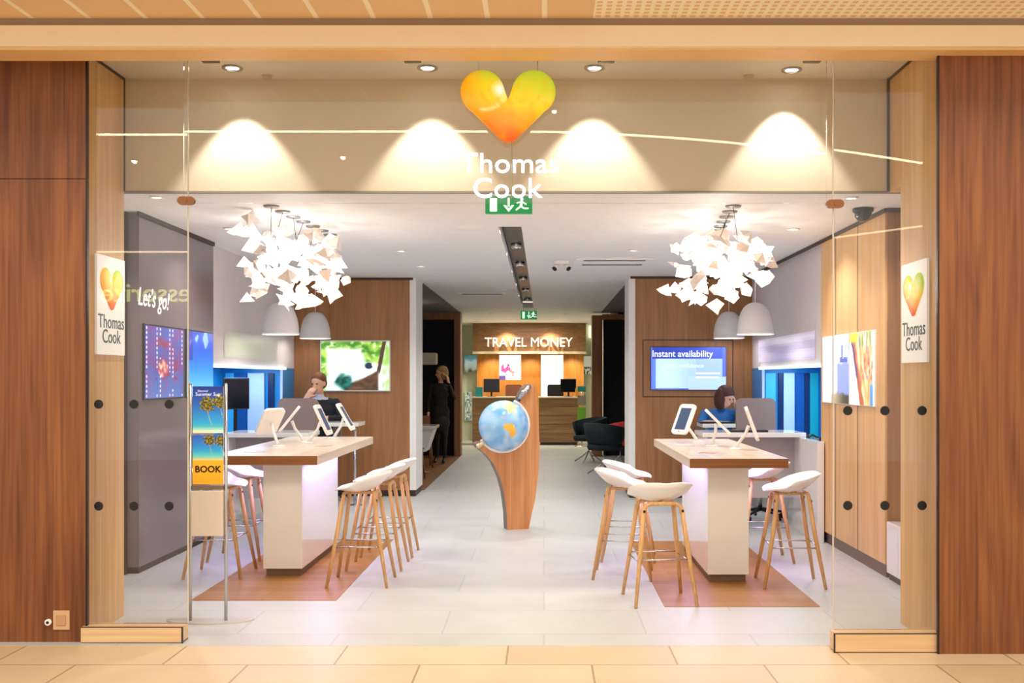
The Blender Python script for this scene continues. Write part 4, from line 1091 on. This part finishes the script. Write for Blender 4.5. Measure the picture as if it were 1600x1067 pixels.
# curved fascia
m = MB(); n = 14; x0, x1 = K(738), K(916)
pts = [(x0 + (x1 - x0) * k / n, -.45 - .22 * math.sin(PI * k / n)) for k in range(n + 1)] + [(x1, -.3), (x0, -.3)]
m.prism(pts, kz(549), kz(504), plane='XY'); m.build('fascia', wood('fascia_wood', '6a4629', '94683f', 'X', 1.4, .45), t)
m = MB(); m.prism([(x, y - .02) for x, y in pts], kz(552), kz(548.5), plane='XY'); m.build('fascia_edge', mat('pale_edge', 'd8c7a4', .5), t)
text('lettering', 'TRAVEL MONEY', .30, emat('sign_ivory', 'f4ead8', .9), t, (K(826), -.70, kz(535)), depth=.015, bold=0, sx=.93)
for px in (790, 862):
    light('SPOT', 'sign_spot', (K(px), -.95, CE - .06), 90, (1, .85, .6), .03, (math.radians(14), 0, 0), t, 100, .6)
m = MB(); m.box(K(744), K(914), -.32, .1, 2.62, 2.70); m.build('canopy', DARKB, t)
for px in (768, 828, 895):
    light('SPOT', 'under_fascia_fill', (K(px), -.35, kz(553)), 30, (1, .82, .58), .03, (math.radians(28), 0, 0), t, 110, .8)  # added spots to brighten the wood wall below the fascia
light('AREA', 'kiosk_fill', (.0, -1.6, CE - .05), 45, (1, .93, .8), 2.0, (0, 0, 0), t, sy=.1)  # added area light that lifts the dim rear around the kiosk
def f_flower(u, v):
    g = hx('f4eef8')
    if math.hypot(u - .3, v - .45) < .22 and nz(u, v, 6) > -.1: g = mixc(hx('c8407c'), hx('b070c0'), .5 + nz(u, v, 9))
    if math.hypot(u - .62, v - .28) < .16 and nz(u, v, 7, 2) > -.05: g = hx('ec8f94')
    if u < .3 and v < .18: g = hx('5c4c90')
    return g
pm = picmat('kiosk_poster', .9)
def kpic(name, a, b2, c, d, fn, yy, nx=24, ny=30):
    picture(name, K(b2) - K(a), kz(c) - kz(d), fn, pm, t, ((K(a) + K(b2)) / 2, yy, (kz(c) + kz(d)) / 2), 0, nx, ny)
kpic('poster', 778, 813, 553, 593, f_flower, .095)
kpic('poster', 845, 881, 553, 622, lambda u, v: mixc(hx('eef6f6'), hx('dfeeee'), .5 + nz(u, v, 4)), .095)
# counter: two blocks
def counter(x0, x1, yD, label):
    cx = (wx(x0, yD) + wx(x1, yD)) / 2; h = (wx(x1, yD) - wx(x0, yD)) / 2
    t2 = thing('counter', label, 'counter', (cx, yD, 0), 0, 'rear service counters')
    m = MB(); m.box(-h, h, 0, .5, .06, 1.05, .004); m.build('front', COUNTERWOOD, t2)
    m = MB(); m.box(-h - .02, h + .02, -.03, .52, 1.05, 1.08, .003); m.build('worktop', mat('pale_stone_top', 'dccdb8', .3), t2)
    m = MB(); m.box(-h + .03, h - .03, .03, .48, 0, .06); m.build('plinth', DARKB, t2)
    m = MB()
    for k in range(1, 5): m.box(-h + .005, h - .005, -.002, 0, .06 + k * .2, .064 + k * .2)
    m.build('groove', DARKB, t2)
counter(738, 808, 22.9, 'wooden service counter behind the globe, left half')
counter(842, 904, 22.9, 'wooden service counter right of the globe stand')
monitor(wx(768, 23.1), 23.1, 1.08, .1, 'black monitor on the left half of the rear counter', .36, .30, 'rear counter monitors')
monitor(wx(888, 23.1), 23.1, 1.08, -.2, 'black monitor on the right rear counter', .36, .30, 'rear counter monitors')
def smallbox(name, px0_, px1_, py0_, py1_, D, m_, label, cat, dep=.1, z=None):
    X, Z, W, H = cxz(px0_, px1_, py0_, py1_, D)
    z0 = z if z is not None else Z - H / 2
    m = MB(); m.box(-W / 2, W / 2, 0, dep, 0, H, .004); o = m.build(name, m_, None, (X, D, z0)); return tag(o, label, cat)
smallbox('leaflet_box', 743, 754, 602, 617, 22.95, TEAL, 'teal leaflet box on the far left of the rear counter', 'box', z=1.08)
smallbox('leaflet_box', 899, 904, 604, 617, 22.9, mat('yellow_card', 'd99a3c', .5), 'yellow leaflet box on the right rear counter', 'box', z=1.08)
# brown block between counters, behind globe top
t = thing('counter_chair', 'brown chair back behind the rear counter beside the white flower poster', 'chair', (wx(802, 23.6), 23.9, 0))
o = rbox(.38, .45, .07, .05).build('backrest', mat('brown_leather', '7c4a38', .5), t, (0, .0, 1.12)); 
m = MB(); m.cone((0, 0, .02), (0, 0, .9), .03, .03, 12); m.lathe([(0, 0), (.22, 0), (.22, .02), (0, .03)]); m.build('column', CHROME, t)
m = MB(); m.box(-.2, .2, -.40, -.04, .72, .78, .02); m.build('seat', MATS['brown_leather'], t)
t = thing('counter_chair', 'dark chair back behind the right rear counter monitor', 'chair', (wx(868, 23.75), 23.9, 0))
rbox(.38, .5, .07, .05).build('backrest', BLACK, t, (0, 0, 1.1)); m = MB(); m.cone((0, 0, .02), (0, 0, .9), .03, .03, 12); m.lathe([(0, 0), (.22, 0), (.22, .02), (0, .03)]); m.build('column', CHROME, t)
m = MB(); m.box(-.2, .2, -.40, -.04, .72, .78, .02); m.build('seat', BLACK, t)
# corridor pictures and lights
def wallpic(a, b2, c, d, D, fn, label, mt='corridor_print', st=.35):
    X, Z, W, H = cxz(a, b2, c, d, D)
    t = thing('wall_picture', label, 'picture', (X, D, Z)); m = MB(); m.box(-W / 2 - .01, W / 2 + .01, 0, .03, -H / 2 - .01, H / 2 + .01); m.build('frame', WHITE, t)
    picture('print', W, H, fn, picmat(mt, st), t, (0, -.002, 0), 0, 16, 20)
wallpic(726, 745, 555, 581, 24.55, lambda u, v: grad([(0, '5c5a48'), (.2, 'b7c8b8'), (.6, 'cfe6ea'), (1, '3d8a98')], v + .2 * nz(u, v, 3)), 'small seascape picture on the far back wall left of the kiosk')
wallpic(912, 930, 556, 584, 24.55, lambda u, v: hx('3c4a44') if (v < .4 and nz(u, v, 7) > 0) else hx('d6d9cc'), 'small grey picture on the far back wall right of the kiosk')
def leaves(u, v):
    return hx('1f5f7c') if nz(u * 2, v * 3, 4, 2) > .12 else hx('c5cdb6')
wallpic(727, 737, 612, 656, 24.55, leaves, 'narrow print of dark leaves on the far wall left of the counter')
for a, b2, l in ((726, 747, 'left'), (910, 930, 'right')):
    X, Z, W, H = cxz(a, b2, 498, 505, 24.3); m = MB(); m.box(-W / 2, W / 2, 0, .1, 0, H, .004)
    tag(m.build('wall_light', emat('box_light', 'f8ffd8', 1.6), None, (X, 24.45, Z - H / 2)), 'glowing bar light high on the far wall, %s of the kiosk' % l, 'light', 'far bar lights')
smallbox('wall_light', 920, 928, 509, 527, 24.45, emat('box_light2', 'fff4c8', 1.4), 'small glowing square light below the right far bar light', 'light')
# leaflet rack right of counter
t = thing('leaflet_rack', 'slim leaflet rack with teal and green cards at the right end of the rear counter', 'rack', (wx(909, 22.4), 22.4, 0))
m = MB(); m.cone((0, .05, 0), (0, .05, 1.3), .012, .012, 10); m.lathe([(0, 0), (.16, 0), (.16, .012), (0, .02)], (0, .05, 0)); m.build('pole', CHROME, t)
for za, zb, mt in ((1.2, 1.32, TEAL), (.9, 1.12, mat('taupe_card', '9a8c84', .5)), (.58, .86, GREEN)):
    m = MB(); m.box(-.09, .09, -.005, .035, za, zb, .003); m.build('card_pocket', mt, t)

# ---------------- side bays
t = thing('tub_chair', 'black tub chair with red cushion by the right bay', 'armchair', (.95, 16.0, 0), 2.4)
def tub(m, r=.3):
    pr = []
bm = bmesh.new(); na = 28; prof = []
V = []
for k in range(na + 1):
    a = math.radians(-40 + 260 * k / na); hh = .70 + .1 * math.sin(math.radians(260 * k / na) * .69)
    c, s_ = math.cos(a), math.sin(a)
    V.append([bm.verts.new((.24 * c, .22 * s_, .40)), bm.verts.new((.31 * c, .29 * s_, .55)), bm.verts.new((.34 * c, .33 * s_, hh))])
for a, b2 in zip(V, V[1:]):
    for i in range(2): bm.faces.new((a[i], b2[i], b2[i + 1], a[i + 1])).smooth = True
bmesh.ops.recalc_face_normals(bm, faces=bm.faces); bmesh.ops.solidify(bm, geom=bm.faces[:], thickness=.04)
me = bpy.data.meshes.new('shell'); bm.to_mesh(me); bm.free(); FABD = mat('dark_teal_fabric', '12222a', .8, bump=.2, nscale=60); me.materials.append(FABD)
o = bpy.data.objects.new('shell', me); COL.objects.link(o); o.parent = t
m = MB(); m.lathe([(0, .38), (.26, .38), (.28, .42), (.27, .47), (0, .48)]); m.build('seat', FABD, t)
for k in range(4):
    a = PI / 4 + k * PI / 2; m = MB(); m.tube([(0, 0, .36), (0, 0, .2), (.12 * math.cos(a), .12 * math.sin(a), .1), (.27 * math.cos(a), .27 * math.sin(a), .008)], .012, 8); m.build('leg', CHROME, t)
o = copy_tree(t); o.location = (.80, 18.3, 0); o.rotation_euler = (0, 0, -1.2); o['label'] = 'farther dark green tub chair just behind the black one beside the right bay'; o['group'] = 'tub chairs in the right bay'; t['group'] = o['group']
t['label'] = 'black tub chair nearest the aisle in the right bay'
o = copy_tree(t); o.location = (1.28, 17.2, 0); o.rotation_euler = (0, 0, -2); o['label'] = 'bright red tub chair behind the black one at the right bay'
RED = mat('red_fabric', 'd9332c', .7, noise_amt=.05)
for c in o.children:
    if c.name.startswith(('shell', 'seat')): c.data = c.data.copy(); c.data.materials[0] = RED
# left bay table, cloth-white pedestal and lamp
t = thing('bay_table', 'white rounded table in the left bay beside the standing person', 'table', (-2.02, 16.2, .004))
m = MB(); m.box(-.36, .33, -.35, .35, .70, .75, .01); m.build('tabletop', GLOSSW, t)
m = MB(); m.prism([(-.3, .35), (.18, .35), (.30, .699), (-.33, .699)], -.3, .3); m.build('apron', PLASTW, t)
m = MB(); m.cone((0, 0, 0), (0, 0, .35), .05, .04, 14); m.lathe([(0, 0), (.2, 0), (.2, .015), (0, .02)]); m.build('base', mat('walnut_base', '6a4024', .4), t)
monitor(-2.05, 16.3, .754, -1.5, 'small black monitor on the white table in the left bay', .3, .16)
t = thing('wall_lamp', 'white rounded box lamp hanging in the left bay, left of the standing person', 'lamp', (-2.2, 18.6, CE - .012))
m = MB(); m.box(-.25, .26, -.1, .1, -1.02, -.80, .03); m.build('lamp_shade', mat('lamp_cream', 'd8ceb8', .5), t)
m = MB(); m.tube([(0, 0, 0), (0, 0, -.8)], .006, 6); m.build('cord', BLACK, t)
def wood_chair(x, y, rz, label, group):
    t = thing('bay_chair', label, 'chair', (x, y, .004), rz, group); W = mat('chair_brown', '8a5632', .45)
    m = MB(); m.box(-.2, .2, -.2, .2, .43, .46, .01); m.build('seat', W, t)
    m = MB(); m.box(-.19, .19, .19, .215, .62, .85, .008); m.build('backrest', W, t)
    for sx in (-1, 1):
        for s_ in (-1, 1):
            m = MB(); m.tube([(sx * .17, s_ * .17, .43), (sx * .2, s_ * .21, 0)], .014, 8)
            if s_ > 0: m.tube([(sx * .17, .18, .44), (sx * .17, .2, .7)], .012, 8)
            m.build('leg', W, t)
wood_chair(-2.02, 15.1, 2.9, 'brown wooden chair in front of the white table in the left bay', 'brown chairs in the left bay')
wood_chair(-2.1, 17.3, .2, 'brown wooden chair beyond the white table in the left bay', 'brown chairs in the left bay')

# ================================================================ PEOPLE
def person(name, label, loc, rz, caps, ells, zones, hair, face, group=None, vox=.009):
    """caps: (p0, p1, r0, r1) tapered limbs; ells: (centre, radii, tilt); fused to one skin, zones pick the material by position"""
    t = thing(name, label, 'person', loc, rz)
    m = MB()
    for p0, p1, r0, r1 in caps:
        m.cone(p0, p1, r0, r1, 14); m.ball(p0, r0, 2); m.ball(p1, r1, 2)
    for c, r, rot in ells:
        M = Matrix.Rotation(rot[0], 4, 'X') @ Matrix.Rotation(rot[1], 4, 'Y') @ Matrix.Rotation(rot[2], 4, 'Z')
        m.ball(c, 1, 3, r, M)
    o = m.build('tmp', SKIN, None)
    md = o.modifiers.new('r', 'REMESH'); md.mode = 'VOXEL'; md.voxel_size = vox
    sm = o.modifiers.new('s', 'SMOOTH'); sm.iterations = 4; sm.factor = .5
    dg = bpy.context.evaluated_depsgraph_get(); dg.update()
    me = bpy.data.meshes.new_from_object(o.evaluated_get(dg)); bpy.data.objects.remove(o)
    me.name = 'body'; me.materials.clear(); names = []
    for p in me.polygons:
        p.use_smooth = True; mt = zones(Vector(p.center))
        if mt.name not in names: names.append(mt.name); me.materials.append(mt)
        p.material_index = names.index(mt.name)
    b = bpy.data.objects.new('body', me); COL.objects.link(b); b.parent = t
    hm = MB()
    for c, r, rot in hair[0]:
        M = Matrix.Rotation(rot[0], 4, 'X') @ Matrix.Rotation(rot[1], 4, 'Y') @ Matrix.Rotation(rot[2], 4, 'Z')
        hm.ball(c, 1, 3, r, M)
    hm.build('hair', hair[1], t)
    fm = MB()
    for s in (-1, 1): fm.ball(face @ Vector((s * .033, -.089, .012)), .010, 1)
    fm.build('eye', mat('eye_dark', '20140f', .3), t)
    return t
def headE(H):
    """head ellipsoids in head matrix H (face to local -Y)"""
    rot = H.to_euler(); e = lambda p, r: (tuple(H @ Vector(p)), r, (rot.x, rot.y, rot.z))
    return [e((0, .0, .03), (.078, .095, .095)), e((0, -.025, -.035), (.06, .065, .075)), e((0, -.1, -.01), (.012, .018, .022)), e((0, -.045, -.09), (.03, .03, .022)),
            e((.078, .01, .0), (.012, .022, .03)), e((-.078, .01, .0), (.012, .022, .03)), e((0, -.082, -.055), (.024, .012, .008))]
def hand(p, d, up, s=1.0, curl=.5):
    """palm and five separate curled fingers; d = hand direction, up = back of the hand"""
    p = Vector(p); d = Vector(d).normalized(); up = Vector(up); up = (up - d * up.dot(d)).normalized(); side = d.cross(up)
    out = [(p, p + d * .075, .024, .026), (p + side * .018, p + d * .07 + side * .026, .02, .015), (p - side * .018, p + d * .07 - side * .026, .02, .015)]
    for k, ln in enumerate((.066, .076, .07, .054)):
        q = p + d * .085 + side * (.033 - .022 * k)
        k1 = q + (d * math.cos(curl * .5) - up * math.sin(curl * .5)) * ln * .5
        k2 = k1 + (d * math.cos(curl * 1.4) - up * math.sin(curl * 1.4)) * ln * .5
        out += [(q - d * .01, k1, .0095, .0085), (k1, k2, .0085, .0075)]
    a = p + side * .03 + d * .02; b = a + side * .03 + d * .028 - up * .008; c = b + d * .03 + side * .006 - up * .01
    out += [(a, b, .012, .0105), (b, c, .0105, .009)]
    return out
def M3(loc, rx=0, ry=0, rz=0):
    return Matrix.Translation(loc) @ Matrix.Rotation(rz, 4, 'Z') @ Matrix.Rotation(rx, 4, 'X') @ Matrix.Rotation(ry, 4, 'Y')
JACK = mat('black_jacket', '10111a', .7); NAVYJ = mat('navy_sleeve', '1d2c6c', .7); BLUEB = mat('bright_blue_blouse', '1766a8', .6)
DRESS = mat('charcoal_dress', '1c1614', .75); STOCK = mat('black_stocking', '0e0c0e', .6); SHOE = mat('black_shoe', '08080a', .3)
COLLAR = mat('pale_scarf', 'c9c8d6', .7)
BROWNH = mat('brown_hair', '6e4322', .6, bump=.4, nscale=60); BLONDH = mat('blonde_hair', 'a57c4a', .5, bump=.4, nscale=60); DARKH = mat('dark_auburn_hair', '4a2416', .6, bump=.4, nscale=60)
V_ = Vector
# seated man, right hand at his mouth
H = M3((-.01, -.04, 1.425), rx=.12, rz=-.45)
caps = [((0, .02, 1.24), (-.005, -.02, 1.36), .052, .05),
        ((.19, .03, 1.20), (.27, -.05, .98), .055, .045), ((.27, -.05, 1.0), (.12, -.26, 1.02), .043, .03),
        ((-.19, .03, 1.20), (-.27, -.12, 1.06), .055, .046), ((-.27, -.12, 1.06), (-.13, -.19, 1.27), .043, .03),
        ((.09, .02, .70), (.12, -.42, .68), .085, .06), ((.12, -.42, .68), (.12, -.40, .26), .055, .042), ((.12, -.40, .20), (.13, -.55, .17), .042, .034),
        ((-.09, .02, .70), (-.12, -.42, .68), .085, .06), ((-.12, -.42, .68), (-.12, -.40, .26), .055, .042), ((-.12, -.40, .20), (-.13, -.55, .17), .042, .034)]
caps += hand((.10, -.28, 1.02), (-1, -.3, .02), (0, 0, 1)) + hand((-.125, -.19, 1.275), (.5, .1, .75), (-.3, -.9, .2), curl=.9)
ells = [((0, .02, .76), (.17, .12, .12), (0, 0, 0)), ((0, .03, .92), (.16, .11, .16), (0, 0, 0)), ((0, .03, 1.10), (.19, .115, .16), (0, 0, 0)), ((0, .025, 1.2), (.215, .09, .07), (0, 0, 0))] + headE(H)
def z1(p):
    if p.z > 1.3 and p.x > -.2 : return SKIN
    if p.z > 1.25 and (p - V_((-.12, -.18, 1.3))).length < .11: return SKIN
    if p.z > 1.235 and abs(p.x) < .1 and p.y < .06: return COLLAR
    if p.y < -.235 and p.z > .9 and p.x < .13: return SKIN
    if p.z < .24: return SHOE
    if p.x < -.11 and p.z > .8: return NAVYJ
    return JACK
rt = H.to_euler()
hair = ([(tuple(H @ V_((0, .018, .062))), (.086, .1, .085), tuple(rt)), (tuple(H @ V_((0, .05, .01))), (.08, .07, .08), tuple(rt))], BROWNH)
person('person', 'seated person with short brown hair and dark jacket, hand to mouth, at the left', (-2.74, 12.52, .0), .1, caps, ells, z1, hair, H)
office_chair(-2.74, 12.56, 0, 'office chair under the seated person in the dark jacket', 'staff chairs', zs=.585, back0=.66, bh=.36)
# woman in blue, leaning on her hand
H = M3((.02, -.24, 1.30), rx=.4, rz=.75)
caps = [((-.02, -.02, 1.12), (.01, -.16, 1.22), .05, .048),
        ((-.19, .0, 1.10), (-.27, -.22, .99), .055, .045), ((-.27, -.22, .99), (-.06, -.40, 1.0), .042, .03),
        ((.17, -.0, 1.10), (.25, -.25, 1.02), .055, .045), ((.25, -.25, 1.03), (.16, -.12, 1.21), .04, .03),
        ((.09, .06, .70), (.12, -.40, .68), .085, .06), ((.12, -.40, .68), (.12, -.38, .26), .055, .042), ((.12, -.38, .20), (.13, -.52, .17), .042, .034),
        ((-.09, .06, .70), (-.12, -.40, .68), .085, .06), ((-.12, -.40, .68), (-.12, -.38, .26), .055, .042), ((-.12, -.38, .20), (-.13, -.52, .17), .042, .034)]
caps += hand((-.05, -.40, 1.0), (1, -.1, .0), (0, 0, 1)) + hand((.155, -.12, 1.22), (-.35, 0, .9), (.9, -.2, .2), curl=.8)
ells = [((0, .05, .76), (.17, .13, .12), (0, 0, 0)), ((0, .04, .90), (.15, .11, .15), (.1, 0, 0)), ((0, .01, 1.03), (.18, .115, .14), (.25, 0, 0)), ((0, -.01, 1.1), (.205, .085, .065), (.3, 0, 0))] + headE(H)
def z2(p):
    if p.z > 1.165 and p.y < -.06: return SKIN
    if p.y < -.27 and p.z > .9: return SKIN
    if p.z < .24: return SHOE
    if p.z < .82: return JACK
    return BLUEB
rt = H.to_euler()
hair = ([(tuple(H @ V_((0, .02, .055))), (.093, .11, .09), tuple(rt)), (tuple(H @ V_((-.045, .035, -.04))), (.055, .085, .14), tuple(rt)), (tuple(H @ V_((.045, .04, -.03))), (.05, .08, .12), tuple(rt)), (tuple(H @ V_((0, .06, -.03))), (.085, .07, .13), tuple(rt))], DARKH)
person('person', 'seated person with auburn hair in a bright blue blouse, leaning on one hand', (2.14, 12.42, -.03), 0, caps, ells, z2, hair, H)
office_chair(2.10, 12.5, 0, 'office chair under the person in the blue blouse', 'staff chairs', zs=.585, back0=.66, bh=.30)
# standing woman in black, phone at her ear
H = M3((.02, -.02, 1.57), rx=.1, rz=-1.1)
caps = [((0, .01, 1.37), (.01, 0, 1.48), .045, .043),
        ((-.155, .02, 1.34), (-.22, .0, 1.08), .045, .038), ((-.22, .0, 1.08), (-.2, -.14, .87), .034, .026),
        ((.155, .01, 1.34), (.25, -.08, 1.14), .045, .038), ((.25, -.08, 1.14), (.15, -.1, 1.42), .034, .026),
        ((.075, .0, .84), (.075, -.01, .48), .085, .056), ((.075, -.01, .48), (.07, .03, .10), .052, .032), ((.07, .03, .07), (.06, -.12, .035), .034, .03),
        ((-.075, .0, .84), (-.07, .03, .48), .085, .056), ((-.07, .03, .48), (-.08, .12, .10), .052, .032), ((-.08, .12, .07), (-.1, -.03, .035), .034, .03)]
caps += hand((-.2, -.15, .86), (.0, -.3, -1), (-1, 0, 0)) + hand((.145, -.1, 1.43), (-.15, .2, 1), (.9, -.3, 0), curl=.9)
ells = [((0, .0, .9), (.16, .125, .15), (0, 0, 0)), ((0, .0, 1.07), (.125, .095, .15), (0, 0, 0)), ((0, .0, 1.24), (.155, .105, .14), (0, 0, 0)), ((0, .01, 1.34), (.165, .075, .06), (0, 0, 0)), ((0, .0, .72), (.165, .13, .2), (0, 0, 0))] + headE(H)
def z3(p):
    if p.z > 1.405: return SKIN
    if p.z < .06: return SHOE
    if p.x < -.16 and p.z < .9 and p.y < -.1: return SKIN
    if p.z < .56: return STOCK
    return DRESS
rt = H.to_euler()
hair = ([(tuple(H @ V_((0, .022, .055))), (.09, .105, .09), tuple(rt)), (tuple(H @ V_((0, .075, .0))), (.075, .055, .085), tuple(rt)), (tuple(H @ V_((.055, .03, -.02))), (.03, .07, .09), tuple(rt)), (tuple(H @ V_((-.055, .03, -.02))), (.03, .07, .09), tuple(rt))], BLONDH)
person('person', 'standing person with blonde hair and black clothes, hand to ear, in the left bay', (-1.82, 18.0, .004), 0, caps, ells, z3, hair, H)
light('POINT', 'bay_lamp', (-2.3, 17.0, 2.5), 6, (1, .8, .6), .08)

# sign of the shop across the concourse, seen mirrored in the left pane
t = thing('opposite_sign', 'pale green shop lettering across the concourse, mirrored in the left glass pane', 'sign', (-5.9, -4.0, 2.8), PI)
text('lettering', 'Accessorize', .42, emat('opposite_green', 'd9e08c', 7), t, (-.1, 0, 0), depth=.02)
